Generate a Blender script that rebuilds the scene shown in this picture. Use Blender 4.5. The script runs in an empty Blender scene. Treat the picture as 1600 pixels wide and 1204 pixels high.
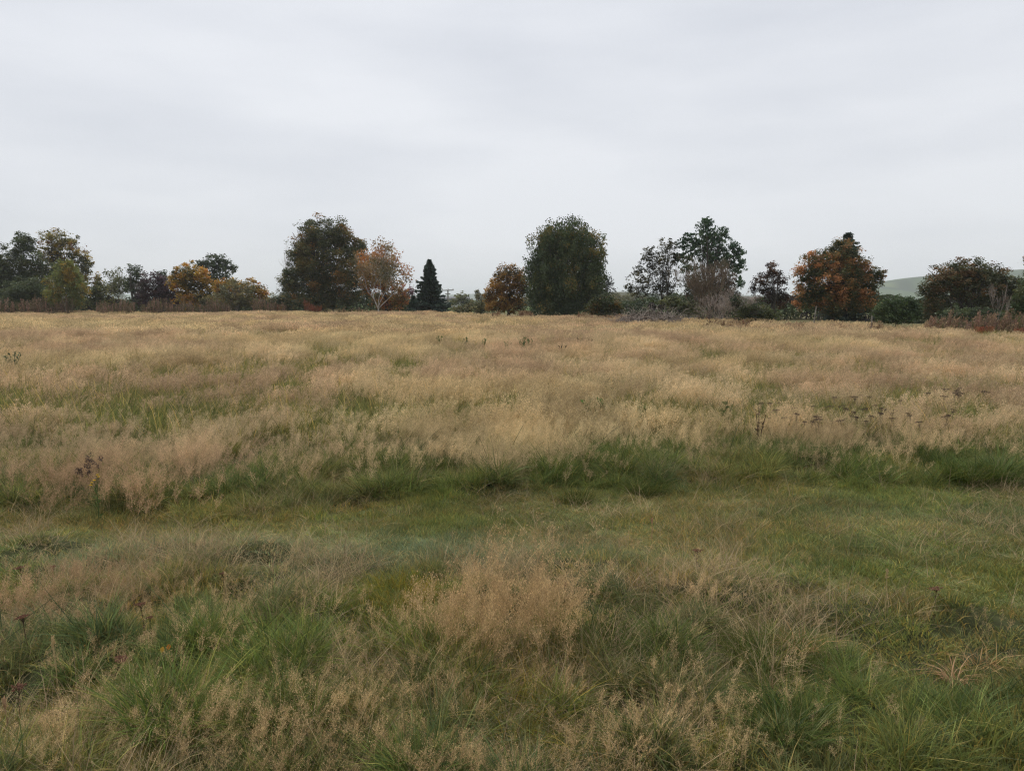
import bpy, math
import numpy as np
from mathutils import Vector

# ------------------------------------------------------------------ camera, sky, sun
scene = bpy.context.scene
FPX, W0, H0, HOR, CAMZ = 1120.0, 1600, 1204, 468.0, 1.6
PITCH = math.atan((H0 / 2 - HOR) / FPX)
cam_data = bpy.data.cameras.new("camera")
cam_data.sensor_width = 36.0
cam_data.lens = FPX / W0 * 36.0
cam_data.clip_start = 0.05
cam_data.clip_end = 20000
cam = bpy.data.objects.new("camera", cam_data)
scene.collection.objects.link(cam)
cam.location = (0, 0, CAMZ)
cam.rotation_euler = (math.radians(90) - PITCH, 0, 0)
scene.camera = cam

SUN_EL, SUN_AZ = math.radians(58), math.radians(335)
world = bpy.data.worlds.new("World")
scene.world = world
world.use_nodes = True
nt = world.node_tree
nt.nodes.clear()


def N(t, typ, **kw):
    n = t.nodes.new(typ)
    for k, v in kw.items():
        setattr(n, k, v)
    return n


wo = N(nt, "ShaderNodeOutputWorld")
bg = N(nt, "ShaderNodeBackground")
bg.inputs["Strength"].default_value = 0.062
sky = N(nt, "ShaderNodeTexSky", sky_type="NISHITA", sun_disc=False, sun_elevation=SUN_EL, sun_rotation=SUN_AZ)
tc = N(nt, "ShaderNodeTexCoord")
sep = N(nt, "ShaderNodeSeparateXYZ")
nt.links.new(tc.outputs["Generated"], sep.inputs[0])
mp = N(nt, "ShaderNodeMapping")
mp.inputs["Scale"].default_value = (1.0, 1.0, 4.2)
mp.inputs["Rotation"].default_value = (0.12, 0.10, 0.3)
nt.links.new(tc.outputs["Generated"], mp.inputs[0])
nz = N(nt, "ShaderNodeTexNoise")
nz.inputs["Scale"].default_value = 1.7
nz.inputs["Detail"].default_value = 5
nz.inputs["Roughness"].default_value = 0.45
nt.links.new(mp.outputs[0], nz.inputs["Vector"])
cr = N(nt, "ShaderNodeValToRGB")
cr.color_ramp.elements[0].position = 0.36
cr.color_ramp.elements[0].color = (6.75, 7.0, 7.55, 1)
cr.color_ramp.elements[1].position = 0.64
cr.color_ramp.elements[1].color = (8.45, 8.62, 9.0, 1)
nt.links.new(nz.outputs["Fac"], cr.inputs[0])
mr = N(nt, "ShaderNodeMapRange")
mr.inputs["From Min"].default_value = 0.0
mr.inputs["From Max"].default_value = 1.0
mr.inputs["To Min"].default_value = 0.93
mr.inputs["To Max"].default_value = 1.30
nt.links.new(sep.outputs["Z"], mr.inputs["Value"])
mul = N(nt, "ShaderNodeVectorMath", operation="SCALE")
nt.links.new(cr.outputs[0], mul.inputs[0])
nt.links.new(mr.outputs[0], mul.inputs["Scale"])
mx = N(nt, "ShaderNodeMixRGB")
mx.inputs[0].default_value = 0.93
nt.links.new(sky.outputs[0], mx.inputs[1])
nt.links.new(mul.outputs[0], mx.inputs[2])
nt.links.new(mx.outputs[0], bg.inputs["Color"])
nt.links.new(bg.outputs[0], wo.inputs[0])

sun_data = bpy.data.lights.new("sun", "SUN")
sun_data.energy = 1.5
sun_data.angle = math.radians(14)
sun_data.color = (1.0, 0.96, 0.9)
sun = bpy.data.objects.new("sun", sun_data)
scene.collection.objects.link(sun)
sd = Vector((math.sin(SUN_AZ) * math.cos(SUN_EL), math.cos(SUN_AZ) * math.cos(SUN_EL), math.sin(SUN_EL)))
sun.rotation_euler = sd.to_track_quat("Z", "Y").to_euler()
sun.location = sd * 50

scene.view_settings.view_transform = "Standard"
scene.view_settings.look = "None"
scene.view_settings.gamma = 1.0
scene.view_settings.exposure = 0.7
scene.view_settings.use_curve_mapping = False
scene.cycles.max_bounces = 7
scene.cycles.diffuse_bounces = 5
scene.cycles.glossy_bounces = 1
scene.cycles.transmission_bounces = 5
scene.cycles.volume_bounces = 1
scene.cycles.transparent_max_bounces = 4
scene.cycles.filter_width = 1.25
scene.cycles.use_denoising = True
scene.cycles.denoiser = "OPENIMAGEDENOISE"
scene.cycles.denoising_input_passes = "RGB_ALBEDO_NORMAL"
scene.cycles.denoising_prefilter = "NONE"

rng = np.random.default_rng(11)

# ------------------------------------------------------------------ helpers
cp, sp_ = math.cos(PITCH), math.sin(PITCH)


def at(px, py, Y):
    """world point seen at a photo position, Y metres in front of the camera"""
    u = (px - W0 / 2) / FPX
    v = (H0 / 2 - py) / FPX
    dy = cp + v * sp_
    dz = -sp_ + v * cp
    t = Y / dy
    return np.array([u * t, Y, CAMZ + dz * t])


def hashg(ix, iy, seed):
    n = (ix.astype(np.int64) * 374761393 + iy.astype(np.int64) * 668265263 + seed * 1442695041) & 0xFFFFFFFF
    n = ((n ^ (n >> 13)) * 1274126177) & 0xFFFFFFFF
    n = ((n ^ (n >> 16)) * 2246822519) & 0xFFFFFFFF
    return ((n ^ (n >> 15)) & 0xFFFFFF) / float(0xFFFFFF)


def vnoise(x, y, seed=0):
    x = np.asarray(x, float)
    y = np.asarray(y, float)
    ix, iy = np.floor(x), np.floor(y)
    fx, fy = x - ix, y - iy
    fx = fx * fx * (3 - 2 * fx)
    fy = fy * fy * (3 - 2 * fy)
    a, b = hashg(ix, iy, seed), hashg(ix + 1, iy, seed)
    c, d = hashg(ix, iy + 1, seed), hashg(ix + 1, iy + 1, seed)
    return (a * (1 - fx) + b * fx) * (1 - fy) + (c * (1 - fx) + d * fx) * fy


def fbm(x, y, seed=0, oct=4, rough=0.5):
    s, amp, tot = 0.0, 1.0, 0.0
    x = np.asarray(x, float)
    y = np.asarray(y, float)
    for o in range(oct):
        s = s + amp * vnoise(x * 2 ** o + 17.3 * o, y * 2 ** o - 9.1 * o, seed + o * 31)
        tot += amp
        amp *= rough
    return s / tot


def smooth(a, b, x):
    t = np.clip((x - a) / (b - a), 0, 1)
    return t * t * (3 - 2 * t)


def far_edge(x):      # far rim of the mown path
    return 5.75 + 0.10 * x + 0.22 * np.sin(x * 0.7 + 0.5) + 0.35 * (fbm(x * 0.8, x * 0 + 3.0, 5) - 0.5)


def near_edge(x):
    return 4.38 - 0.06 * np.clip(x, -3, 6) - 0.45 * np.clip(x - 0.9, 0, 2.5) + 0.35 * (fbm(x * 0.9, x * 0 + 8.0, 6) - 0.5)


def path_mask(x, y):
    return smooth(-0.15, 0.25, y - near_edge(x)) * (1 - smooth(-0.35, 0.2, y - far_edge(x)))


def ground_z(x, y):
    x = np.asarray(x, float)
    y = np.asarray(y, float)
    r = np.sqrt(x * x + y * y)
    pm = path_mask(x, y)
    near = 1 - smooth(9, 20, r)
    z = 0.13 * (fbm(x * 1.9, y * 1.9, 3, 3) - 0.5) * near * (1 - 0.75 * pm)
    z = z + 0.15 * (fbm(x * 4.2, y * 4.2, 4, 2) - 0.5) * (1 - smooth(5, 9, r)) * (1 - 0.85 * pm)
    z = z + 0.45 * (fbm(x * 0.13, y * 0.13, 9, 3) - 0.5) * smooth(7, 22, r)
    z = z - 0.03 * pm
    z = z + 3.0 * (fbm(x * 0.004, y * 0.004, 12, 3) - 0.5) * smooth(110, 500, r)
    return z


def tag(o, label=None, cat=None, group=None, kind=None):
    if label:
        o["label"] = label
    if cat:
        o["category"] = cat
    if group:
        o["group"] = group
    if kind:
        o["kind"] = kind
    return o


def empty(name, loc, label, cat, group=None):
    e = bpy.data.objects.new(name, None)
    e.empty_display_size = 0.2
    e.location = loc
    scene.collection.objects.link(e)
    return tag(e, label, cat, group)


class Geo:
    """collects vertices, polygons and vertex colours"""

    def __init__(self):
        self.v, self.f, self.c, self.n = [], [], [], 0

    def add(self, v, f, c):
        v = np.asarray(v, np.float32).reshape(-1, 3)
        f = np.asarray(f, np.int64)
        c = np.asarray(c, np.float32)
        if c.ndim == 1:
            c = np.tile(c[:3], (len(v), 1))
        self.v.append(v)
        self.f.append(f + self.n)
        self.c.append(c[:, :3])
        self.n += len(v)

    def mesh(self, name, mat, smooth_shade=False):
        me = bpy.data.meshes.new(name)
        v = np.concatenate(self.v)
        c = np.concatenate(self.c)
        me.vertices.add(len(v))
        me.vertices.foreach_set("co", v.ravel())
        loops = np.concatenate([f.ravel() for f in self.f])
        sizes = np.concatenate([np.full(len(f), f.shape[1]) for f in self.f])
        starts = np.concatenate([[0], np.cumsum(sizes)[:-1]])
        me.loops.add(len(loops))
        me.loops.foreach_set("vertex_index", loops.astype(np.int32))
        me.polygons.add(len(sizes))
        me.polygons.foreach_set("loop_start", starts.astype(np.int32))
        if smooth_shade:
            me.polygons.foreach_set("use_smooth", np.ones(len(sizes), bool))
        a = me.attributes.new("tone", "FLOAT_COLOR", "POINT")
        a.data.foreach_set("color", np.concatenate([c, np.ones((len(c), 1), np.float32)], 1).ravel())
        me.update(calc_edges=True)
        me.materials.append(mat)
        return me

    def build(self, name, mat, parent=None, smooth_shade=False, loc=None):
        o = bpy.data.objects.new(name, self.mesh(name, mat, smooth_shade))
        scene.collection.objects.link(o)
        if parent is not None:
            o.parent = parent
        if loc is not None:
            o.location = loc
        return o


def tube(g, pts, rads, col, sides=5):
    pts = np.asarray(pts, float)
    m = len(pts)
    d = np.gradient(pts, axis=0)
    d /= np.linalg.norm(d, axis=1)[:, None] + 1e-9
    ref = np.array([0.31, 0.95, 0.1]) if abs(d[0, 2]) > 0.6 else np.array([0.1, 0.05, 1.0])
    a = np.cross(d, ref)
    a /= np.linalg.norm(a, axis=1)[:, None] + 1e-9
    b = np.cross(d, a)
    th = np.arange(sides) * 2 * np.pi / sides
    rads = np.asarray(rads, float)
    ring = pts[:, None, :] + rads[:, None, None] * (np.cos(th)[None, :, None] * a[:, None, :] + np.sin(th)[None, :, None] * b[:, None, :])
    i = np.arange(m - 1)[:, None] * sides
    j = np.arange(sides)[None, :]
    k = (j + 1) % sides
    f = np.stack([i + j, i + k, i + sides + k, i + sides + j], -1).reshape(-1, 4)
    g.add(ring.reshape(-1, 3), f, col)


# ------------------------------------------------------------------ materials
def veg_mat(name, inst=False, transl=0.3, gloss=0.04, rough=0.5):
    m = bpy.data.materials.new(name)
    m.use_nodes = True
    t = m.node_tree
    t.nodes.clear()
    out = N(t, "ShaderNodeOutputMaterial")
    a = N(t, "ShaderNodeAttribute", attribute_name="tone")
    col = a.outputs["Color"]
    if inst:
        b = N(t, "ShaderNodeAttribute", attribute_name="tint", attribute_type="INSTANCER")
        mu = N(t, "ShaderNodeMixRGB", blend_type="MULTIPLY")
        mu.inputs[0].default_value = 1
        t.links.new(a.outputs["Color"], mu.inputs[1])
        t.links.new(b.outputs["Color"], mu.inputs[2])
        col = mu.outputs[0]
    d = N(t, "ShaderNodeBsdfDiffuse")
    tr = N(t, "ShaderNodeBsdfTranslucent")
    mx1 = N(t, "ShaderNodeMixShader")
    mx1.inputs[0].default_value = transl
    t.links.new(col, d.inputs["Color"])
    t.links.new(col, tr.inputs["Color"])
    t.links.new(d.outputs[0], mx1.inputs[1])
    t.links.new(tr.outputs[0], mx1.inputs[2])
    last = mx1
    if gloss > 0:
        gl = N(t, "ShaderNodeBsdfGlossy")
        gl.inputs["Roughness"].default_value = rough
        gl.inputs["Color"].default_value = (0.8, 0.8, 0.8, 1)
        mx2 = N(t, "ShaderNodeMixShader")
        mx2.inputs[0].default_value = gloss
        t.links.new(mx1.outputs[0], mx2.inputs[1])
        t.links.new(gl.outputs[0], mx2.inputs[2])
        last = mx2
    t.links.new(last.outputs[0], out.inputs[0])
    return m


M_GRASS = veg_mat("grass_blades", True, 0.38, 0.015, 0.5)
M_SEED = veg_mat("seeding_grass_heads", True, 0.4, 0.0)
M_LEAF = veg_mat("tree_leaves", False, 0.28, 0.03, 0.5)
M_WEED = veg_mat("weed_stems", False, 0.3, 0.0)


def bark_mat(name, c1, c2, scale):
    m = bpy.data.materials.new(name)
    m.use_nodes = True
    t = m.node_tree
    p = t.nodes["Principled BSDF"]
    p.inputs["Roughness"].default_value = 0.9
    tcn = N(t, "ShaderNodeTexCoord")
    no = N(t, "ShaderNodeTexNoise")
    no.inputs["Scale"].default_value = scale
    no.inputs["Detail"].default_value = 6
    t.links.new(tcn.outputs["Object"], no.inputs["Vector"])
    r = N(t, "ShaderNodeValToRGB")
    r.color_ramp.elements[0].position = 0.35
    r.color_ramp.elements[0].color = (*c1, 1)
    r.color_ramp.elements[1].position = 0.62
    r.color_ramp.elements[1].color = (*c2, 1)
    t.links.new(no.outputs["Fac"], r.inputs[0])
    t.links.new(r.outputs[0], p.inputs["Base Color"])
    bp = N(t, "ShaderNodeBump")
    bp.inputs["Strength"].default_value = 0.5
    bp.inputs["Distance"].default_value = 0.03
    t.links.new(no.outputs["Fac"], bp.inputs["Height"])
    t.links.new(bp.outputs[0], p.inputs["Normal"])
    return m


M_BARK = bark_mat("dark_bark", (0.035, 0.03, 0.024), (0.085, 0.075, 0.06), 6)
M_PALE = bark_mat("pale_bark", (0.22, 0.20, 0.16), (0.46, 0.43, 0.37), 5)
M_TWIG = bark_mat("grey_twigs", (0.19, 0.155, 0.13), (0.36, 0.30, 0.25), 3)
M_TWIG2 = bark_mat("brown_twigs", (0.10, 0.072, 0.048), (0.19, 0.14, 0.09), 3)
M_WOOD = bark_mat("weathered_wood", (0.10, 0.09, 0.075), (0.26, 0.23, 0.19), 9)

# ------------------------------------------------------------------ ground
def ground_material():
    m = bpy.data.materials.new("meadow_ground")
    m.use_nodes = True
    t = m.node_tree
    p = t.nodes["Principled BSDF"]
    p.inputs["Roughness"].default_value = 1.0
    p.inputs["Specular IOR Level"].default_value = 0.1
    a = N(t, "ShaderNodeAttribute", attribute_name="tone")
    ge = N(t, "ShaderNodeNewGeometry")
    no = N(t, "ShaderNodeTexNoise")
    no.inputs["Scale"].default_value = 9
    no.inputs["Detail"].default_value = 8
    no.inputs["Roughness"].default_value = 0.7
    t.links.new(ge.outputs["Position"], no.inputs["Vector"])
    mrn = N(t, "ShaderNodeMapRange")
    mrn.inputs["From Min"].default_value = 0.3
    mrn.inputs["From Max"].default_value = 0.7
    mrn.inputs["To Min"].default_value = 0.5
    mrn.inputs["To Max"].default_value = 1.5
    t.links.new(no.outputs["Fac"], mrn.inputs["Value"])
    v = N(t, "ShaderNodeVectorMath", operation="SCALE")
    t.links.new(a.outputs["Color"], v.inputs[0])
    t.links.new(mrn.outputs[0], v.inputs["Scale"])
    t.links.new(v.outputs[0], p.inputs["Base Color"])
    bp = N(t, "ShaderNodeBump")
    bp.inputs["Strength"].default_value = 0.6
    bp.inputs["Distance"].default_value = 0.02
    t.links.new(no.outputs["Fac"], bp.inputs["Height"])
    t.links.new(bp.outputs[0], p.inputs["Normal"])
    return m


M_GROUND = ground_material()
g = Geo()
rr = np.concatenate([np.linspace(0, 12, 460), 12 * np.exp(np.linspace(0, math.log(7000 / 12), 190))[1:]])
aa = np.radians(np.concatenate([np.linspace(-180, -52, 40)[:-1], np.linspace(-52, 52, 330), np.linspace(52, 180, 40)[1:]]))
R_, A_ = np.meshgrid(rr, aa, indexing="ij")
GX, GY = R_ * np.sin(A_), R_ * np.cos(A_)
GZ = ground_z(GX, GY)
gcol = np.zeros(GX.shape + (3,))
soil = np.array([0.046, 0.050, 0.022])
path_c = np.array([0.13, 0.14, 0.05])
mead = np.array([0.13, 0.115, 0.055])
farg = np.array([0.075, 0.105, 0.035])
pmk = path_mask(GX, GY)[..., None]
ff = smooth(7, 18, R_)[..., None]
gcol = soil * (1 - ff) + mead * ff
gcol = gcol * (1 - pmk) + path_c * pmk
f3 = smooth(75, 110, R_)[..., None]
fieldn = (0.75 + 0.5 * fbm(GX * 0.006, GY * 0.006, 40, 3))[..., None]
gcol = gcol * (1 - f3) + farg * fieldn * f3
na, nb = GX.shape
i = np.arange(na - 1)[:, None] * nb
j = np.arange(nb - 1)[None, :]
f = np.stack([i + j, i + j + 1, i + nb + j + 1, i + nb + j], -1).reshape(-1, 4)[:, ::-1]
g.add(np.stack([GX, GY, GZ], -1), f, gcol.reshape(-1, 3))
ground = g.build("ground", M_GROUND, smooth_shade=True)
tag(ground, kind="structure")
# normals must face up
if ground.data.polygons[len(ground.data.polygons) // 2].normal.z < 0:
    ground.data.flip_normals()


# ------------------------------------------------------------------ hills
def hill_material(name, a1, a2, a3):
    m = bpy.data.materials.new(name)
    m.use_nodes = True
    t = m.node_tree
    p = t.nodes["Principled BSDF"]
    p.inputs["Roughness"].default_value = 1
    ge = N(t, "ShaderNodeNewGeometry")
    mpn = N(t, "ShaderNodeMapping")
    mpn.inputs["Scale"].default_value = (0.006, 0.002, 0.02)
    t.links.new(ge.outputs["Position"], mpn.inputs[0])
    vo = N(t, "ShaderNodeTexVoronoi")
    vo.inputs["Scale"].default_value = 1.0
    t.links.new(mpn.outputs[0], vo.inputs["Vector"])
    sx = N(t, "ShaderNodeSeparateXYZ")
    t.links.new(vo.outputs["Color"], sx.inputs[0])
    r = N(t, "ShaderNodeValToRGB")
    r.color_ramp.elements[0].color = (*a1, 1)
    r.color_ramp.elements[1].color = (*a3, 1)
    e = r.color_ramp.elements.new(0.5)
    e.color = (*a2, 1)
    t.links.new(sx.outputs[0], r.inputs[0])
    vd = N(t, "ShaderNodeTexVoronoi", feature="DISTANCE_TO_EDGE")
    vd.inputs["Scale"].default_value = 1.0
    t.links.new(mpn.outputs[0], vd.inputs["Vector"])
    lt = N(t, "ShaderNodeMapRange")
    lt.inputs["From Min"].default_value = 0.01
    lt.inputs["From Max"].default_value = 0.04
    t.links.new(vd.outputs["Distance"], lt.inputs["Value"])
    mxx = N(t, "ShaderNodeMixRGB")
    mxx.inputs[1].default_value = (0.03, 0.045, 0.025, 1)
    t.links.new(lt.outputs[0], mxx.inputs[0])
    t.links.new(r.outputs[0], mxx.inputs[2])
    t.links.new(mxx.outputs[0], p.inputs["Base Color"])
    return m


def hill(name, px, tops, Y, depth, mat, seed, rough=0.06):
    """a hill whose crest stands Y metres away; tops are crest heights read off the photograph"""
    xs = np.linspace(px[0], px[-1], 120)
    cy = np.interp(xs, px, tops)
    crest = np.array([at(a, b, Y) for a, b in zip(xs, cy)])
    nd = 40
    vv = np.linspace(-1, 1, nd)
    X = crest[:, 0][None, :] * np.ones((nd, 1))
    Yv = Y + vv[:, None] * depth * np.ones((1, len(xs)))
    prof = np.cos(vv * np.pi / 2) ** 1.3
    hmax = crest[:, 2] + 4
    Z = -4 + hmax[None, :] * prof[:, None] * (1 + rough * (fbm(X * 0.01, Yv * 0.01, seed, 4) - 0.5) * (1 - np.abs(prof[:, None] - 1) * 0 - prof[:, None] * 0.6))
    g = Geo()
    n2 = len(xs)
    i = np.arange(nd - 1)[:, None] * n2
    j = np.arange(n2 - 1)[None, :]
    f = np.stack([i + j, i + j + 1, i + n2 + j + 1, i + n2 + j], -1).reshape(-1, 4)
    g.add(np.stack([X, Yv, Z], -1), f, (0.1, 0.1, 0.1))
    o = g.build(name, mat, smooth_shade=True)
    return tag(o, kind="structure")


M_HILL = hill_material("hill_pasture", (0.036, 0.056, 0.024), (0.050, 0.080, 0.030), (0.095, 0.120, 0.050))
M_HILL2 = hill_material("far_hill_fields", (0.05, 0.07, 0.05), (0.08, 0.11, 0.06), (0.16, 0.18, 0.1))
M_BANK = hill_material("scrub_bank", (0.05, 0.045, 0.03), (0.07, 0.06, 0.04), (0.06, 0.07, 0.03))
hill("hill", [1180, 1340, 1375, 1395, 1425, 1450, 1500, 1560, 1620, 1760, 1950], [467, 462, 453, 446, 436, 431, 429, 423, 419, 425, 452], 1000, 420, M_HILL, 3)
hill("hill", [-500, 0, 400, 640, 690, 730, 770, 810, 1000, 1300, 1900, 2200], [462, 458, 461, 459, 461, 459.5, 457.5, 459, 463, 460, 461, 465], 2600, 800, M_HILL2, 8)
hill("bank", [880, 930, 960, 985, 1020, 1060, 1120, 1200, 1300], [466, 459, 456, 456, 459, 461, 463, 464, 467], 230, 60, M_BANK, 5, 0.3)


# ------------------------------------------------------------------ trees
def leaves(g, cen, size, col, elong=1.0, dirs=None, r=None, lie=False):
    """diamond leaf faces, slightly folded"""
    r = r or rng
    n = len(cen)
    if n == 0:
        return
    a = r.normal(size=(n, 3))
    if lie:
        a[:, 2] *= 0.4
    if dirs is not None:
        a = a * 0.35 + dirs
    a /= np.linalg.norm(a, axis=1)[:, None]
    b = np.cross(a, r.normal(size=(n, 3)))
    if lie:
        b[:, 2] *= 0.5
    b /= np.linalg.norm(b, axis=1)[:, None] + 1e-9
    s = (size * r.uniform(0.6, 1.35, n))[:, None]
    v = np.stack([cen - a * s * 0.5 * elong, cen + b * s * 0.33, cen + a * s * 0.5 * elong, cen - b * s * 0.33], 1)
    f = np.arange(n * 4).reshape(n, 4)
    g.add(v.reshape(-1, 3), f, np.repeat(col, 4, 0))


def pick_colours(pal, n, key=None, jit=0.16):
    cols = np.array([p[:3] for p in pal], float)
    w = np.array([p[3] if len(p) > 3 else 1 for p in pal], float)
    cw = np.cumsum(w / w.sum())
    if key is None:
        key = rng.random(n)
    c = cols[np.clip(np.searchsorted(cw, key), 0, len(cols) - 1)]
    return c * rng.uniform(1 - jit, 1 + jit, (n, 1)) * rng.uniform(0.94, 1.06, (n, 3))


class Branches:
    def __init__(self):
        self.g = Geo()
        self.tips = []

    def grow(self, p, d, L, r, depth, spread=0.5, up=0.15, nchild=3, ratio=0.66, wig=0.12, col=(0.5, 0.5, 0.5), minr=0.004):
        n = 4
        pts = [np.array(p, float)]
        d = np.array(d, float)
        d /= np.linalg.norm(d)
        for k in range(n - 1):
            d = d + rng.normal(size=3) * wig + np.array([0, 0, up * 0.3])
            d /= np.linalg.norm(d)
            pts.append(pts[-1] + d * L / (n - 1))
        r1 = max(r * 0.62, minr)
        tube(self.g, pts, np.linspace(r, r1, n), col, 6 if r > 0.05 else (4 if r > 0.02 else 3))
        if depth <= 0:
            self.tips.append(pts[-1])
            self.tips.append(pts[-2])
            return
        for c in range(nchild):
            k = n - 1 if c < 2 else rng.integers(1, n)
            dd = d + rng.normal(size=3) * spread + np.array([0, 0, up])
            self.grow(pts[k], dd, L * ratio * rng.uniform(0.75, 1.2), max(r1 * rng.uniform(0.6, 0.85), minr), depth - 1, spread, up, nchild, ratio, wig, col, minr)


def blob_tree(name, label, D, basepx, blobs, pal, cat="tree", group=None, leaf=None, cover=3.4, clump_px=7.0,
              bark=None, trunk_r=None, gap=0.0, elong=1.0, updir=0.0, limbs=9, stems=1, keyscale=0.35, shell=0.55, trunk_px=None, flatk=0.75,
              toplight=None, basey=None):
    """a tree or shrub whose crown fills a few rounded masses; blobs = (cx, cy, rx, ry) in photo pixels"""
    k = D / FPX
    lumpy = 0.09 if cover >= 2.6 else 0.18
    b0 = at(basepx, HOR + 10, D)
    gx, gy = b0[0], b0[1]
    gz = float(ground_z(gx, gy))
    base = np.array([gx, gy, gz])
    e = empty(name, base, label, cat, group)
    leaf = leaf or 0.0024 * D
    rc = clump_px * k
    areas = np.array([b[2] * b[3] for b in blobs], float)
    g = Geo()
    lw = 0.33 * leaf * leaf * elong * 0.5
    allc, allw = [], []
    for (cx, cy, rx, ry), ar in zip(blobs, areas):
        c = at(cx, cy, D)
        Rx, Rz = rx * k, ry * k
        Ry = Rx * 0.85
        proj = math.pi * Rx * Rz
        nc = max(6, int(proj / (math.pi * rc * rc) * 5.0))
        d = rng.normal(size=(nc, 3))
        d /= np.linalg.norm(d, axis=1)[:, None]
        rad = 1 - (1 - shell * 0.0) * (rng.random(nc) ** 1.6) * shell * 1.3
        rad = np.clip(rad, 0.1, 1)
        lump = 1 + lumpy * (fbm(d[:, 0] * 2.6 + cx, d[:, 2] * 2.6 + cy, 77, 2) - 0.5) * 2
        off = d * rad[:, None] * lump[:, None] * np.array([max(Rx - rc * 0.55, Rx * 0.4), max(Ry - rc * 0.4, Ry * 0.4), max(Rz - rc * 0.55, Rz * 0.4)])
        off += rng.normal(size=(nc, 3)) * rc * 0.3
        cen = c + off
        keep = cen[:, 2] > gz + 0.15 * rc
        if gap > 0:
            keep &= rng.random(nc) > gap
        cen = cen[keep]
        nl = int(proj * cover * 1.6 / lw / 2.0)
        nl = min(nl, 46000)
        if len(cen) == 0:
            continue
        wgt = rng.uniform(0.5, 1.5, len(cen))
        ci = rng.choice(len(cen), nl, p=wgt / wgt.sum())
        rcs = rc * rng.uniform(0.6, 1.4, len(cen))
        fillm = rng.random(nl) < (0.18 if cover >= 2.4 else (0.08 if cover >= 2.0 else 0.0))
        dd = rng.normal(size=(nl, 3))
        dd /= np.linalg.norm(dd, axis=1)[:, None]
        q = dd * (rng.random(nl) ** 0.45)[:, None] * rcs[ci][:, None] * np.array([1, 1, flatk])
        if updir > 0:
            q[:, 2] = q[:, 2] * 1.5 + 0.2 * rcs[ci]
        lp = cen[ci] + q
        lp[fillm] = (c + dd * (rng.random(nl) ** 0.5)[:, None] * np.array([Rx, Ry, Rz]) * 0.84)[fillm]
        ok = lp[:, 2] > gz + 0.02
        key = fbm(cen[:, 0] / (rc * 3) * keyscale * 3 + 5, cen[:, 2] / (rc * 3) * keyscale * 3 + cen[:, 1] * 0.3, 21, 2)
        key = (key - 0.5) * 1.9 + 0.5 + rng.normal(size=len(cen)) * 0.12
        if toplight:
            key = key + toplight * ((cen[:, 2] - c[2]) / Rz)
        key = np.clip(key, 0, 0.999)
        tone = rng.uniform(0.7, 1.3, len(cen))
        kk = np.clip(key[ci] + rng.normal(size=nl) * 0.09, 0, 0.999)
        col = pick_colours(pal, nl, kk) * tone[ci][:, None]
        dirs = None
        if updir > 0:
            outd = q / (np.linalg.norm(q, axis=1)[:, None] + 1e-6)
            dirs = outd * 0.5 + np.array([0, 0, updir])
        lp = lp - base
        dsel = dirs[ok] if dirs is not None else None
        leaves(g, lp[ok], leaf, col[ok], elong, dsel, lie=updir == 0)
        allc.append(cen - base)
        allw.append(np.full(len(cen), ar))
    g.build("crown", M_LEAF, e)
    # trunk and limbs
    cen = np.concatenate(allc)
    top = cen[:, 2].max()
    br = Geo()
    hr = np.linalg.norm(cen[:, :2] - cen[:, :2].mean(0), axis=1)
    cen = cen[hr <= np.percentile(hr, 82)]
    tr = trunk_r or 0.028 * top + 0.02
    mid = cen.mean(0)
    for s in range(stems):
        sx = 0.0 if stems == 1 else rng.normal() * tr * 1.6
        sy = 0.0 if stems == 1 else rng.normal() * tr * 1.6
        n = 9
        zz = np.linspace(-0.1, top * 0.86, n)
        tt = np.linspace(0, 1, n)
        tgt = mid + rng.normal(size=3) * tr * (3 if stems == 1 else 7)
        px_ = sx + tt ** 1.5 * (tgt[0] - sx) + rng.normal(size=n) * tr * 0.35 * (tt > 0)
        py_ = sy + tt ** 1.5 * (tgt[1] - sy) * 0.8 + rng.normal(size=n) * tr * 0.35 * (tt > 0)
        pts = np.stack([px_, py_, zz], 1)
        rad = tr * (1 - tt * 0.88) * (1 if stems == 1 else 0.6)
        rad[0] *= 1.5
        tube(br, pts, rad, (0.5, 0.5, 0.5), 8)
        for q in range(limbs):
            ti = rng.uniform(0.18, 0.85)
            st = np.array([np.interp(ti, tt, pts[:, a]) for a in range(3)])
            cand = cen[rng.integers(0, len(cen), 5)]
            cand = cand[np.argmax(cand[:, 2] - np.abs(cand[:, 2] - st[2] - top * 0.12) * 0.8)]
            r0 = np.interp(ti, tt, rad) * 0.55
            mid_ = st * 0.5 + cand * 0.5 + rng.normal(size=3) * tr * 0.8 + np.array([0, 0, -0.04 * top])
            tube(br, [st, st * 0.7 + mid_ * 0.3 + np.array([0, 0, 0.01]), mid_, cand], [r0, r0 * 0.8, r0 * 0.55, r0 * 0.15], (0.5, 0.5, 0.5), 5)
            for w in range(3):
                c2 = cen[rng.integers(0, len(cen), 6)]
                c2 = c2[np.argmin(np.linalg.norm(c2 - mid_, axis=1))]
                tube(br, [mid_, (mid_ + c2) / 2 + rng.normal(size=3) * tr * 0.5, c2], [r0 * 0.4, r0 * 0.25, r0 * 0.1], (0.5, 0.5, 0.5), 4)
    br.build("trunk", bark or M_BARK, e, smooth_shade=True)
    return e


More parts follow.
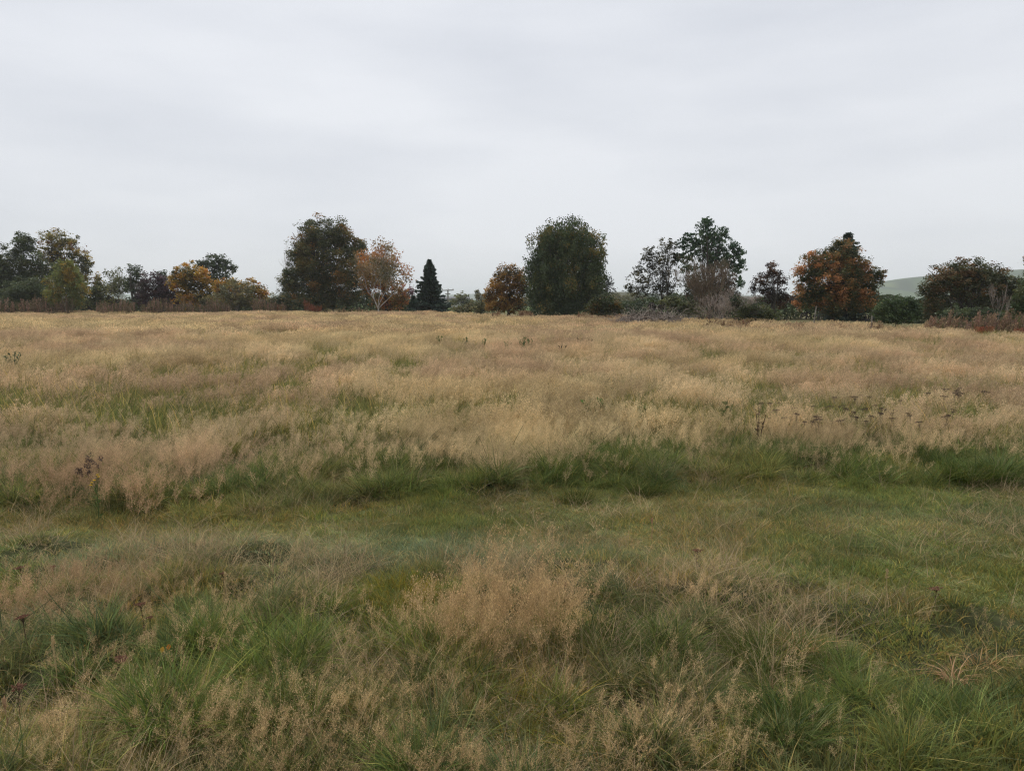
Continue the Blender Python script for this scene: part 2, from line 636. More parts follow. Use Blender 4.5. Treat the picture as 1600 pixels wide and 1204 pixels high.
def conifer(name, label, D, cx, top, half, pal, base_y=None, group=None, droop=0.25, rows=34, dens=1.0, power=0.85, lower=0.02):
    k = D / FPX
    p = at(cx, HOR + 10, D)
    gz = float(ground_z(p[0], p[1]))
    base = np.array([p[0], p[1], gz])
    H = at(cx, top, D)[2] - gz
    Rm = half * k
    e = empty(name, base, label, "conifer", group)
    g, br = Geo(), Geo()
    tube(br, [[0, 0, -0.1], [0.02, 0, H * 0.5], [0, 0.02, H * 0.98]], [0.035 * H * 0.7, 0.014 * H, 0.003 * H], (0.5, 0.5, 0.5), 7)
    leaf = 0.0034 * D
    for r in range(rows):
        t = lower + (1 - lower) * (r + rng.uniform(-0.3, 0.3)) / rows
        t = min(max(t, 0.01), 0.995)
        R = Rm * (1 - t) ** power * rng.uniform(0.66, 1.15) + 0.02 * Rm
        nb = int(5 + 9 * (1 - t))
        az = rng.random() * 6.28 + np.arange(nb) * 6.283 / nb + rng.normal(size=nb) * 0.2
        for a in az:
            L = R * rng.uniform(0.5, 1.15)
            st = np.array([0, 0, t * H])
            u = np.array([math.cos(a), math.sin(a), 0])
            m = 5
            s = np.linspace(0, 1, m)
            pts = st + u * L * s[:, None] + np.array([0, 0, 1]) * (L * (-droop * s + 0.22 * s ** 2.5))[:, None]
            tube(br, pts, np.linspace(0.012 * H * (1 - t) + 0.006, 0.003, m), (0.5, 0.5, 0.5), 3)
            nl = int(60 * dens * (0.25 + L / Rm))
            ss = rng.random(nl) ** 0.7
            q = np.stack([np.interp(ss, s, pts[:, c]) for c in range(3)], 1)
            side = np.cross(u, [0, 0, 1])
            wd = L * 0.26 * (1 - ss * 0.55)
            q += side * (rng.uniform(-1, 1, nl) * wd)[:, None]
            q[:, 2] += -np.abs(rng.normal(size=nl)) * 0.03 * H * 0.5 + 0.01 * H
            q = q[q[:, 2] > 0.02]
            col = pick_colours(pal, len(q)) * rng.uniform(0.8, 1.2)
            leaves(g, q, leaf, col, 1.4, np.tile(u * 0.7 + np.array([0, 0, 0.15]), (len(q), 1)))
    g.build("crown", M_LEAF, e)
    br.build("trunk", M_BARK, e, smooth_shade=True)
    return e


def twig_tree(name, label, D, px, height_px_top, spread, levels, mat, n_stems, L0=None, r0=0.05, pal=None, leafn=0, up=0.25, cat="tree", lean=0.35, group=None, nchild=3, ratio=0.7, wig=0.12, leafspread=0.12, first=None, minr=0.008, fit=None):
    global rng
    keep_rng, rng = rng, np.random.default_rng(int(px) + 5)
    p = at(px, HOR + 10, D)
    gz = float(ground_z(p[0], p[1]))
    base = np.array([p[0], p[1], gz])
    H = at(px, height_px_top, D)[2] - gz
    e = empty(name, base, label, cat, group)
    b = Branches()
    L0 = L0 or H * 0.36
    for s in range(n_stems):
        a = 2 * np.pi * s / n_stems + rng.normal() * 0.4
        d = np.array([math.cos(a) * lean, math.sin(a) * lean, 1.0])
        st = np.array([rng.normal() * r0, rng.normal() * r0, -0.05])
        if first is not None:
            st = np.array([0, 0, first * H])
        b.grow(st, d, L0 * rng.uniform(0.8, 1.15), r0, levels, spread, up, nchild, ratio, wig, minr=minr)
    if first is not None:
        tube(b.g, [[0, 0, -0.1], [0.02, 0, first * H * 0.5], [0, 0, first * H * 1.02]], [r0 * 2.0, r0 * 1.6, r0 * 1.35], (0.5, 0.5, 0.5), 8)
    tips = np.array(b.tips)
    # scale to the height seen
    zmax = np.percentile(tips[:, 2], 98)
    sc = H / zmax
    sx = sc
    if fit:
        sx = fit * D / FPX / max(np.percentile(np.abs(tips[:, 0]), 97), 0.1)
    scl = np.array([sx, sx, sc])
    b.g.v = [v * scl for v in b.g.v]
    tips = tips * scl
    b.g.build("trunk", mat, e, smooth_shade=True)
    if leafn:
        g = Geo()
        ci = rng.integers(0, len(tips), leafn)
        q = tips[ci] + rng.normal(size=(leafn, 3)) * H * leafspread * 0.4
        q[:, 2] = np.maximum(q[:, 2], 0.05)
        key = np.clip(fbm(q[:, 0] * 0.7 + 3, q[:, 2] * 0.7, 5, 2) * 1.6 - 0.3 + rng.normal(size=leafn) * 0.12, 0, 0.999)
        leaves(g, q, 0.0026 * D, pick_colours(pal, leafn, key), 1.0)
        g.build("crown", M_LEAF, e)
    rng = keep_rng
    return e


# palettes (real leaf colours)
DKGREEN = [(0.0522, 0.0735, 0.0358, 2.0), (0.0731, 0.098, 0.044, 2.0), (0.1009, 0.1225, 0.0495, 1.0)]
BLUEGRN = [(0.039, 0.066, 0.0475, 2.0), (0.06, 0.093, 0.066, 1.0)]
BIG1 = [(0.0663, 0.0809, 0.033, 2.0), (0.0974, 0.1066, 0.0385, 2.4), (0.1655, 0.1379, 0.0413, 2.6), (0.2923, 0.1561, 0.0385, 0.6)]
BIG2 = [(0.0522, 0.077, 0.033, 2.0), (0.0731, 0.1015, 0.0385, 2.6), (0.1132, 0.126, 0.0413, 1.2), (0.2088, 0.1575, 0.0413, 0.3)]
YELLOWING = [(0.087, 0.0963, 0.0413, 1.0), (0.1914, 0.1663, 0.0413, 1.5), (0.3654, 0.2625, 0.055, 1.2), (0.2436, 0.1313, 0.0618, 0.6)]
OLIVE = [(0.0784, 0.0963, 0.0343, 1.2), (0.1304, 0.14, 0.0482, 1.2), (0.2088, 0.1925, 0.0618, 0.6)]
WILLOW = [(0.3, 0.207, 0.039, 0.7), (0.18, 0.1794, 0.0455, 1.5), (0.135, 0.1656, 0.052, 1.5), (0.21, 0.2346, 0.078, 0.8)]
GOLD = [(0.0746, 0.0755, 0.0264, 0.9), (0.236, 0.1647, 0.0264, 1.2), (0.4471, 0.2746, 0.0396, 1.5), (0.5217, 0.2334, 0.0396, 0.9)]
ORANGE = [(0.0756, 0.0648, 0.0275, 1.0), (0.1944, 0.1174, 0.033, 1.4), (0.3456, 0.1789, 0.0385, 1.1), (0.4104, 0.246, 0.0605, 0.6)]
PURPLE = [(0.0585, 0.0364, 0.0442, 1.5), (0.0975, 0.0494, 0.0546, 1.3), (0.0715, 0.0585, 0.0455, 0.5)]
HAW = [(0.06, 0.0688, 0.0308, 1.8), (0.084, 0.0925, 0.0396, 1.5), (0.15, 0.1125, 0.0495, 1.0), (0.228, 0.1313, 0.0572, 0.5)]
REDTREE = [(0.060, 0.075, 0.034, 1.7), (0.11, 0.115, 0.046, 1.4), (0.28, 0.165, 0.054, 1.2), (0.46, 0.21, 0.080, 0.8)]
GREYGRN = [(0.1044, 0.105, 0.0482, 1.2), (0.1652, 0.154, 0.0688, 1.2), (0.2262, 0.1837, 0.0688, 0.5)]
REDBUSH = [(0.2295, 0.065, 0.033, 1.0), (0.378, 0.13, 0.044, 1.0), (0.459, 0.182, 0.033, 1.0)]
PALEFAR = [(0.12, 0.13, 0.06, 1), (0.18, 0.18, 0.08, 1)]
PINKFAR = [(0.22, 0.11, 0.13, 1), (0.15, 0.08, 0.09, 1)]
DARKRED = [(0.054, 0.0438, 0.036, 1.6), (0.09, 0.0562, 0.042, 1.3), (0.156, 0.0875, 0.048, 0.5)]
EVERGR = [(0.0508, 0.084, 0.0312, 1.0), (0.0725, 0.112, 0.0375, 1.0), (0.1015, 0.14, 0.05, 0.5)]
PINE = [(0.0452, 0.0875, 0.0468, 1.5), (0.0731, 0.126, 0.0578, 1.2), (0.1044, 0.1487, 0.0688, 0.4)]

# ---- left side
blob_tree("oak_tree", "tall dark green tree cut by the left edge, highest of the far left wood", 78, 10,
          [(-55, 420, 60, 58), (2, 428, 46, 48), (36, 382, 20, 22), (52, 430, 30, 44), (20, 455, 50, 32)], BIG1[:2] + DKGREEN, limbs=10)
blob_tree("maple_tree", "yellowing open crowned tree arching right beside the dark left wood", 82, 96,
          [(92, 374, 30, 18), (78, 400, 24, 26), (112, 398, 26, 24), (134, 415, 14, 20), (128, 440, 20, 30), (92, 440, 34, 34), (152, 440, 10, 18)], YELLOWING, cover=2.2, clump_px=5, gap=0.1, keyscale=0.5)
blob_tree("shrub", "dark green rounded shrub at the left edge in front of the tall dark tree", 69, 38,
          [(8, 470, 34, 24), (42, 457, 32, 28), (62, 474, 20, 20)], DKGREEN[1:] + OLIVE[:1], cat="shrub", limbs=6, stems=3, trunk_r=0.08)
blob_tree("willow_tree", "yellow green feathery young tree with two thin pale trunks at far left", 67, 102,
          [(104, 416, 14, 12), (104, 428, 22, 22), (96, 448, 27, 32), (115, 445, 24, 28), (84, 462, 16, 24), (118, 470, 16, 14)], WILLOW, cover=1.9, clump_px=4.5, bark=M_PALE, stems=2, trunk_r=0.10, updir=0.3, gap=0.18, limbs=8)
blob_tree("shrub", "brownish green low bush just right of the yellow green young tree", 73, 150,
          [(140, 465, 18, 26), (158, 462, 14, 24), (170, 474, 18, 14)], OLIVE + DARKRED[:1], cat="shrub", stems=3, trunk_r=0.06, cover=2.6)
twig_tree("birch_tree", "thin half bare pale branched tree in the gap left of the purple tree", 84, 184, 424, 0.5, 4, M_PALE, 3, pal=PALEFAR + OLIVE, leafn=1800, lean=0.4, r0=0.07, fit=20, minr=0.012)
blob_tree("alder_tree", "narrow dark green tree with sky gaps left of the purple tree", 80, 210,
          [(210, 424, 15, 14), (204, 446, 12, 16), (216, 450, 13, 22), (208, 474, 16, 14)], DKGREEN, cover=2.0, clump_px=4.5, limbs=10)
blob_tree("alder_tree", "small dark green tree top peeping over the purple tree", 82, 254,
          [(254, 430, 10, 11), (254, 452, 12, 20)], DKGREEN, cover=2.0, clump_px=4.5)
blob_tree("plum_tree", "dark purple leaved rounded tree beside the golden tree on the left", 76, 246,
          [(238, 444, 22, 22), (262, 452, 24, 24), (240, 468, 28, 20), (276, 468, 20, 18), (222, 462, 12, 20)], PURPLE, cover=2.6, clump_px=6, limbs=10, stems=2, trunk_r=0.12)
blob_tree("oak_tree", "green spreading tree behind the golden tree on the left", 90, 338,
          [(330, 410, 18, 14), (347, 410, 18, 14), (312, 413, 14, 10), (338, 432, 30, 24), (364, 420, 8, 8)], DKGREEN + OLIVE[:1], cover=2.2, clump_px=4.5)
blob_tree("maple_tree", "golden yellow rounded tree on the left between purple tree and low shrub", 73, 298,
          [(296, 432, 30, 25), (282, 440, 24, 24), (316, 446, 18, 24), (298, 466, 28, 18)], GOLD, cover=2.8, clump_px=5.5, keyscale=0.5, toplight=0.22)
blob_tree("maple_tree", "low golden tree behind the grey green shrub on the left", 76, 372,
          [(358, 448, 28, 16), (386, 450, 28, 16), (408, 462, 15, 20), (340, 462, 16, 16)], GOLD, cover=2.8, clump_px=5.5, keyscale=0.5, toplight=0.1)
blob_tree("shrub", "grey green twiggy dome shaped shrub in front of the low golden tree", 71, 368,
          [(372, 456, 30, 22), (352, 470, 28, 16), (384, 472, 26, 14), (322, 474, 14, 12)], GREYGRN, cat="shrub", cover=1.9, clump_px=4, stems=5, trunk_r=0.07, limbs=9, bark=M_TWIG)
# ---- centre left
blob_tree("sycamore_tree", "largest dark green and brown tree with a flat broad top, left of centre", 74, 508,
          [(508, 364, 38, 28), (484, 372, 22, 30), (536, 372, 22, 28), (468, 400, 22, 32), (508, 410, 52, 46), (552, 396, 24, 30), (480, 445, 42, 40), (540, 440, 42, 42), (455, 440, 20, 32), (566, 384, 10, 14), (505, 465, 50, 24)],
          BIG1, cover=2.9, clump_px=8, limbs=26, stems=3, trunk_r=0.26, keyscale=0.4)
twig_tree("bare_tree", "leafless fine twigged tree showing at the left side of the largest tree", 76, 447, 386, 0.42, 4, M_TWIG, 3, lean=0.2, r0=0.05, fit=13, minr=0.010)
blob_tree("shrub", "grey green low bush at the left foot of the largest tree", 71, 436,
          [(440, 470, 18, 18), (424, 476, 12, 12), (458, 478, 16, 11)], GREYGRN + DKGREEN[:1], cat="shrub", cover=2.2, clump_px=4.5, stems=3, trunk_r=0.05)
blob_tree("rowan_tree", "rust orange tree behind the pale trunked birch", 73, 604,
          [(584, 415, 20, 22), (575, 440, 18, 24), (618, 456, 20, 24), (600, 470, 24, 18), (628, 470, 14, 16), (596, 440, 20, 20)], REDBUSH + ORANGE, cover=2.2, clump_px=5, keyscale=0.6)
twig_tree("birch_tree", "thin leaved orange birch with a forked pale trunk, left of the dark conifer", 67, 591, 386, 0.46, 6, M_PALE, 5, pal=[(0.12, 0.11, 0.045, 1.2), (0.22, 0.15, 0.06, 1), (0.34, 0.22, 0.09, 1.0), (0.42, 0.17, 0.04, 1.6)],
          leafn=5200, lean=0.5, r0=0.060, first=0.12, fit=42, leafspread=0.12, minr=0.004, ratio=0.66)
blob_tree("cherry_tree", "far pinkish tree between the rust tree and the dark conifer", 92, 641,
          [(641, 456, 12, 10), (636, 472, 12, 12)], PINKFAR, cover=1.8, clump_px=4)
conifer("spruce_tree", "dark blue green pointed conifer standing alone left of centre", 68, 672, 405, 35, BLUEGRN, dens=1.1, power=0.78, rows=42, droop=0.30)
conifer("spruce_tree", "small dark conifer at the left foot of the tall pointed conifer", 68, 646, 461, 17, BLUEGRN, dens=0.8, rows=16)
# ---- gap in the middle
blob_tree("ash_tree", "pale yellow green far tree behind the utility pole gap", 130, 722,
          [(722, 464, 13, 9), (712, 471, 12, 8), (732, 474, 12, 8)], PALEFAR, cover=2.4, clump_px=4)
blob_tree("ash_tree", "grey green open topped far tree in the gap beside the orange tree", 120, 748,
          [(752, 464, 13, 9), (744, 476, 14, 10), (760, 478, 12, 12), (745, 458, 4, 9)], GREYGRN, cover=2.0, clump_px=3.5)
blob_tree("shrub", "low olive scrub filling the foot of the gap right of the conifer", 72, 728,
          [(716, 484, 20, 10), (740, 482, 22, 12), (758, 480, 18, 14)], GREYGRN + OLIVE[:1], cat="shrub", cover=2.4, clump_px=4, stems=4, trunk_r=0.04)
# ---- centre
blob_tree("maple_tree", "orange tree tucked against the left side of the dark round tree", 60, 795,
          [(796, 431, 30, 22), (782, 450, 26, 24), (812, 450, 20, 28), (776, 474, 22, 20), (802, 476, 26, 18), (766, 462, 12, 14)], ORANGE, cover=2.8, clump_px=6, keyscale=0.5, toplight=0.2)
blob_tree("lime_tree", "huge dark green round headed tree right of centre", 55, 885,
          [(886, 376, 46, 36), (858, 392, 36, 38), (914, 392, 34, 38), (884, 420, 66, 58), (848, 436, 32, 46), (926, 430, 26, 42), (884, 458, 66, 38), (846, 474, 28, 24), (922, 466, 28, 26), (880, 484, 54, 18)],
          BIG2, cover=2.6, clump_px=7, limbs=18, stems=1, trunk_r=0.3, updir=0.12, keyscale=0.4)
blob_tree("shrub", "small green and orange shrub at the right foot of the dark round tree", 47, 944,
          [(942, 476, 24, 19), (928, 482, 16, 14), (964, 484, 16, 13)], [(0.045, 0.06, 0.022, 1.6), (0.07, 0.08, 0.025, 1.4), (0.18, 0.11, 0.03, 0.7)], cat="shrub", cover=3.0, clump_px=5, stems=3, trunk_r=0.04)
blob_tree("cypress_tree", "grey cone shaped far tree showing over the right shoulder of the dark round tree", 140, 950,
          [(950, 440, 11, 12), (950, 453, 15, 9)], [(0.06, 0.07, 0.06, 1), (0.09, 0.09, 0.08, 1)], cover=1.6, clump_px=3)
# ---- centre right
blob_tree("oak_tree", "thin crowned grey green tree with sky showing through, left of the pine", 54, 1034,
          [(1042, 388, 18, 20), (1014, 405, 18, 22), (1036, 418, 24, 22), (1002, 436, 22, 24), (1042, 446, 22, 18), (988, 452, 16, 12), (1020, 456, 34, 14), (1056, 402, 10, 14)],
          [(0.045, 0.05, 0.03, 1.6), (0.07, 0.07, 0.04, 1.4), (0.11, 0.10, 0.04, 0.7)], cover=1.35, clump_px=4.2, gap=0.3, limbs=14, stems=2, trunk_r=0.13)
blob_tree("pine_tree", "tall Scots pine with dark tufted upswept branches, right of centre", 54, 1108,
          [(1104, 364, 20, 22), (1126, 372, 16, 22), (1082, 384, 18, 16), (1106, 390, 28, 22), (1140, 398, 18, 18), (1148, 418, 14, 14), (1072, 404, 14, 12), (1078, 420, 20, 8), (1120, 412, 26, 18), (1064, 382, 8, 10), (1156, 442, 9, 11), (1158, 414, 10, 9), (1154, 398, 12, 9), (1074, 370, 9, 8), (1148, 386, 9, 9), (1060, 400, 9, 8), (1104, 348, 12, 10)],
          PINE, cover=1.7, clump_px=3.8, updir=0.5, elong=1.5, gap=0.22, flatk=0.4, limbs=22, stems=2, trunk_r=0.17)
blob_tree("yew_tree", "dark brownish evergreen bulk behind the bare twiggy tree under the pine", 50, 1120,
          [(1128, 444, 26, 24), (1086, 448, 22, 24), (1110, 462, 44, 22), (1140, 462, 20, 14), (1050, 468, 14, 12)], DKGREEN[:2] + DARKRED[:2], cover=2.4, clump_px=5, stems=2, trunk_r=0.12)
twig_tree("bare_tree", "brown leafless fan shaped tree standing in front of the pine", 43, 1098, 408, 0.26, 6, M_TWIG2, 8, lean=0.4, r0=0.045, fit=42, up=0.3, minr=0.0045, ratio=0.72)
twig_tree("bare_bush", "grey leafless bush of long arching twigs right of the fan shaped bare tree", 39, 1134, 456, 0.32, 5, M_TWIG, 12, lean=0.7, r0=0.025, fit=42, up=0.12, minr=0.004, cat="shrub")
blob_tree("shrub", "low dark olive bush at the foot of the thin dark red tree", 38, 1182,
          [(1180, 484, 26, 16), (1160, 490, 20, 12), (1202, 492, 20, 12), (1150, 470, 12, 12)], OLIVE[:2] + DKGREEN[:1], cat="shrub", cover=2.5, clump_px=5, stems=4, trunk_r=0.03)
blob_tree("shrub", "dull green bramble bush right of the dead brush heap", 42, 1066,
          [(1062, 478, 24, 12), (1082, 484, 20, 12), (1044, 472, 16, 10)], OLIVE[:2] + GREYGRN[:1], cat="shrub", cover=2.2, clump_px=4, stems=4, trunk_r=0.03)
blob_tree("rowan_tree", "slim dark tree with sparse reddish leaves left of the big russet tree", 41, 1205,
          [(1206, 424, 16, 16), (1190, 440, 14, 18), (1216, 446, 16, 24), (1196, 462, 18, 18), (1178, 450, 8, 12), (1222, 470, 14, 18)], DARKRED, cover=1.9, clump_px=4.4, gap=0.15, limbs=20, trunk_r=0.10, stems=2)
conifer("fir_tree", "dark conifer whose tip rises above the big russet tree", 52, 1320, 360, 40, BLUEGRN, dens=0.9, power=0.6)
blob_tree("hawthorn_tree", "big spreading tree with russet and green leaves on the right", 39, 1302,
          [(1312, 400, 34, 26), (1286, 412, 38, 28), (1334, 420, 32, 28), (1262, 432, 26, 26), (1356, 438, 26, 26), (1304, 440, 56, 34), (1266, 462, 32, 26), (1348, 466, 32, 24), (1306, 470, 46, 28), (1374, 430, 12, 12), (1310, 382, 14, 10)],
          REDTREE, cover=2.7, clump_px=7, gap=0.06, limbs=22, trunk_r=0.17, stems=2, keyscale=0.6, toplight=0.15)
blob_tree("shrub", "dark glossy evergreen bush between the russet tree and the right hand hawthorn", 34, 1402,
          [(1404, 480, 26, 20), (1382, 484, 20, 20), (1424, 484, 20, 20), (1400, 496, 36, 12)], EVERGR, cat="shrub", cover=3.0, clump_px=5, stems=4, trunk_r=0.03)
blob_tree("hawthorn_tree", "wide dome shaped brownish green hawthorn at the right", 37, 1515,
          [(1508, 424, 38, 24), (1480, 434, 34, 24), (1545, 434, 34, 24), (1515, 448, 58, 32), (1456, 452, 22, 20), (1576, 452, 30, 28), (1460, 476, 26, 26), (1560, 478, 34, 22)],
          HAW, cover=2.9, clump_px=6.5, limbs=16, trunk_r=0.14, stems=3, keyscale=0.6, toplight=0.12)
blob_tree("shrub", "low dark blue green bush below the wide hawthorn behind the dock stalks", 33, 1510,
          [(1490, 492, 30, 12), (1520, 490, 26, 13), (1548, 492, 22, 12)], DKGREEN, cat="shrub", cover=2.8, clump_px=4.5, stems=4, trunk_r=0.03)
blob_tree("shrub", "green leafy bush cut by the right edge beside the hawthorn", 33, 1594,
          [(1600, 470, 22, 28), (1622, 450, 28, 40), (1584, 488, 18, 16), (1640, 480, 40, 26)], EVERGR[:2] + OLIVE[:2], cat="shrub", cover=2.6, clump_px=5.5, stems=3, trunk_r=0.05)
twig_tree("sapling", "bare pale branched sapling in front of the wide hawthorn", 32, 1562, 444, 0.42, 4, M_TWIG, 3, lean=0.25, r0=0.02, fit=18, minr=0.005, cat="sapling")
blob_tree("oak_tree", "dark tree beyond the right edge of the view", 40, 1665, [(1665, 440, 40, 40), (1700, 450, 50, 45), (1606, 408, 9, 9), (1626, 416, 14, 14)], HAW, cover=2.2, clump_px=6)

# dead brush heap: a tangle nobody could count, kept as one thing
def brush_heap():
    D = 40
    p = at(1020, HOR + 10, D)
    gz = float(ground_z(p[0], p[1]))
    k = D / FPX
    gg = Geo()
    for q in range(1000):
        x = rng.uniform(-60, 62) * k
        hmax = (1 - (x / (66 * k)) ** 2) * 0.85 + 0.3
        z = rng.uniform(0.0, hmax * 0.75)
        y = rng.normal() * 0.5
        a = rng.uniform(0, 6.28)
        L = rng.uniform(0.35, 1.3)
        dz = rng.normal() * 0.45
        pts = [np.array([x, y, z])]
        d = np.array([math.cos(a), math.sin(a) * 0.7, dz])
        for s in range(4):
            d = d + rng.normal(size=3) * 0.3
            pts.append(pts[-1] + d / np.linalg.norm(d) * L / 4)
        pts = np.array(pts)
        pts[:, 2] = np.clip(pts[:, 2], 0.01, hmax + 0.2)
        r = rng.uniform(0.006, 0.019)
        tube(gg, pts, np.linspace(r, r * 0.4, 5), (0.5, 0.5, 0.5), 3)
    o = gg.build("brush_heap", M_TWIG, loc=(p[0], p[1], gz))
    tag(o, "heap of grey brown dead bramble twigs at the field edge under the thin crowned tree", "brush heap")
    # leaf litter and dark bramble leaves within
    g2 = Geo()
    n = 5200
    x = rng.uniform(-60, 62, n) * k
    hm = (1 - (x / (66 * k)) ** 2) * 0.8 + 0.25
    q = np.stack([x, 0.35 + rng.normal(size=n) * 0.4, rng.random(n) * hm * 0.9], 1)
    leaves(g2, q, 0.09, pick_colours([(0.07, 0.055, 0.04, 1), (0.11, 0.08, 0.06, 1), (0.05, 0.05, 0.03, 1)], n), 1.0)
    lv = g2.build("dead_leaves", M_LEAF, o)


brush_heap()

# long dark background hedge behind the tree line
def hedge(name, label, pxs, tops, D0, D1, pal, seed, n, leafs):
    gg = Geo()
    px0, px1 = pxs[0], pxs[-1]
    t = rng.random(n)
    px = px0 + t * (px1 - px0)
    D = D0 + (D1 - D0) * t + rng.normal(size=n) * 1.0
    top = np.interp(px, pxs, tops) + 7 * (fbm(px * 0.06, px * 0 + seed, seed, 3) - 0.5) * 2
    P = np.array([at(a, b, c) for a, b, c in zip(px, top, D)])
    gzz = ground_z(P[:, 0], P[:, 1])
    h = np.maximum(P[:, 2] - gzz, 0.1)
    z = gzz + h * rng.random(n) ** 0.75
    q = np.stack([P[:, 0], P[:, 1], z], 1)
    key = np.clip(fbm(px * 0.05, z, seed + 3, 2) * 1.6 - 0.3, 0, 0.999)
    org = np.array([P[:, 0].mean(), P[:, 1].mean(), 0])
    leaves(gg, q - org, leafs, pick_colours(pal, n, key), 1.0)
    e = empty(name, org, label, "hedge")
    gg.build("foliage", M_LEAF, e)
    b2 = Geo()
    for s in range(40):
        i = rng.integers(0, n)
        tube(b2, [[P[i, 0] - org[0], P[i, 1] - org[1], gzz[i] - 0.1], [P[i, 0] - org[0] + 0.1, P[i, 1] - org[1], gzz[i] + h[i] * 0.8]], [0.05, 0.02], (0.5, 0.5, 0.5), 4)
    b2.build("stem", M_BARK, e)["kind"] = "stuff"


hedge("hedge", "dark background hedge running behind the left hand trees", [-120, 60, 200, 300, 430, 560, 640], [458, 464, 468, 464, 464, 455, 466], 88, 84, DKGREEN + OLIVE[:1], 3, 36000, 0.26)
hedge("hedge", "dark background hedge running behind the right hand trees", [930, 1000, 1100, 1180, 1240, 1330, 1440, 1600, 1700], [468, 467, 460, 466, 462, 455, 466, 456, 448], 62, 44, DKGREEN[:2] + OLIVE[:1] + DARKRED[:1], 9, 38000, 0.17)
hedge("hedge", "distant grey green hedge across the central gap", [640, 700, 760, 830, 960, 1010], [478, 477, 474, 466, 458, 462], 160, 190, GREYGRN, 14, 9000, 0.5)

# ------------------------------------------------------------------ utility pole and far house
def utility_pole():
    D = 140
    p = at(700, HOR, D)
    gz = float(ground_z(p[0], p[1]))
    k = D / FPX
    e = empty("utility_pole", (p[0], p[1], gz), "wooden utility pole with a crossarm right of the lone conifer", "utility pole")
    H = at(700, 453, D)[2] - gz
    gg = Geo()
    tube(gg, [[0, 0, -0.3], [0, 0, H]], [0.16, 0.12], (0.5, 0.5, 0.5), 10)
    gg.build("pole", M_WOOD, e)
    for z, w in ((H - 0.05, 9.0), (H - 0.75, 4.0)):
        gg = Geo()
        x = w * k
        a, b = 0.09, 0.09
        v = [(s * x, t * a + 0.18 * -1, z + u * b + s * 0.03) for s in (-1, 1) for t in (-1, 1) for u in (-1, 1)]
        gg.add(v, [[0, 1, 3, 2], [4, 6, 7, 5], [0, 4, 5, 1], [2, 3, 7, 6], [0, 2, 6, 4], [1, 5, 7, 3]], (0.5, 0.5, 0.5))
        gg.build("crossarm", M_WOOD, e)
    m = bpy.data.materials.new("porcelain")
    m.use_nodes = True
    m.node_tree.nodes["Principled BSDF"].inputs["Base Color"].default_value = (0.2, 0.16, 0.14, 1)
    for s in (-0.9, 0.05, 0.9):
        gg = Geo()
        x = s * 9 * k
        tube(gg, [[x, -0.18, H + 0.03], [x, -0.18, H + 0.1], [x, -0.18, H + 0.14], [x, -0.18, H + 0.26]], [0.04, 0.04, 0.09, 0.05], (0.5, 0.5, 0.5), 8)
        gg.build("insulator", m, e)
    gg = Geo()
    zt = H - 2.6
    tube(gg, [[0.02, -0.35, zt], [0.02, -0.35, zt + 0.9]], [0.24, 0.24], (0.5, 0.5, 0.5), 10)
    gg.build("transformer", M_WOOD, e)


utility_pole()


def box(gg, x0, x1, y0, y1, z0, z1):
    v = [(x, y, z) for x in (x0, x1) for y in (y0, y1) for z in (z0, z1)]
    gg.add(v, [[0, 1, 3, 2], [4, 6, 7, 5], [0, 4, 5, 1], [2, 3, 7, 6], [0, 2, 6, 4], [1, 5, 7, 3]], (0.5, 0.5, 0.5))


def plain(name, c, rough=0.8):
    m = bpy.data.materials.new(name)
    m.use_nodes = True
    p = m.node_tree.nodes["Principled BSDF"]
    p.inputs["Roughness"].default_value = rough
    t = m.node_tree
    no = N(t, "ShaderNodeTexNoise")
    no.inputs["Scale"].default_value = 2.0
    no.inputs["Detail"].default_value = 5
    mixn = N(t, "ShaderNodeMixRGB")
    mixn.inputs[1].default_value = (c[0] * 0.75, c[1] * 0.75, c[2] * 0.73, 1)
    mixn.inputs[2].default_value = (*c, 1)
    t.links.new(no.outputs["Fac"], mixn.inputs[0])
    t.links.new(mixn.outputs[0], p.inputs["Base Color"])
    return m


def far_house():
    D = 150
    p = at(707, HOR, D)
    gz = float(ground_z(p[0], p[1]))
    e = empty("house", (p[0], p[1], gz), "white walled cottage partly hidden behind the scrub in the central gap", "house")
    wall = plain("white_render", (0.72, 0.70, 0.66))
    roof = plain("grey_slate", (0.16, 0.165, 0.175))
    glass = plain("window_glass", (0.04, 0.045, 0.05), 0.15)
    gg = Geo()
    box(gg, -4.5, 3.2, 0, 5, -0.3, 1.55)
    gg.build("wall", wall, e)
    gg = Geo()
    v = [(-4.7, -0.3, 1.5), (3.4, -0.3, 1.5), (3.4, 5.3, 1.5), (-4.7, 5.3, 1.5), (-4.7, 2.5, 2.3), (3.4, 2.5, 2.3)]
    gg.add(v, [[0, 1, 5, 4], [2, 3, 4, 5], [0, 3, 2, 1]], (0.5, 0.5, 0.5))
    gg.add(v, [[1, 2, 5], [3, 0, 4]], (0.5, 0.5, 0.5))
    gg.build("roof", roof, e)
    for x in (-3.2, -0.6, 1.8):
        gg = Geo()
        box(gg, x, x + 0.9, -0.04, -0.005, 0.5, 1.3)
        gg.build("window", glass, e)


far_house()

# stakes under the russet tree and by the evergreen bush
for (px, ptop, D, tilt, label) in ((1272, 478, 35, 0.10, "pale thin leaning stake in front of the russet tree"), (1364, 493, 31, 0.0, "short upright stake at the field edge left of the evergreen bush")):
    p = at(px, HOR, D)
    gz = float(ground_z(p[0], p[1]))
    H = at(px, ptop, D)[2] - gz
    gg = Geo()
    tube(gg, [[0, 0, -0.2], [tilt * H * 0.5, 0, H * 0.5], [tilt * H, 0, H * 0.97], [tilt * H, 0, H]], [0.03, 0.028, 0.026, 0.012], (0.5, 0.5, 0.5), 8)
    tag(gg.build("stake", M_WOOD, loc=(p[0], p[1], gz)), label, "stake")

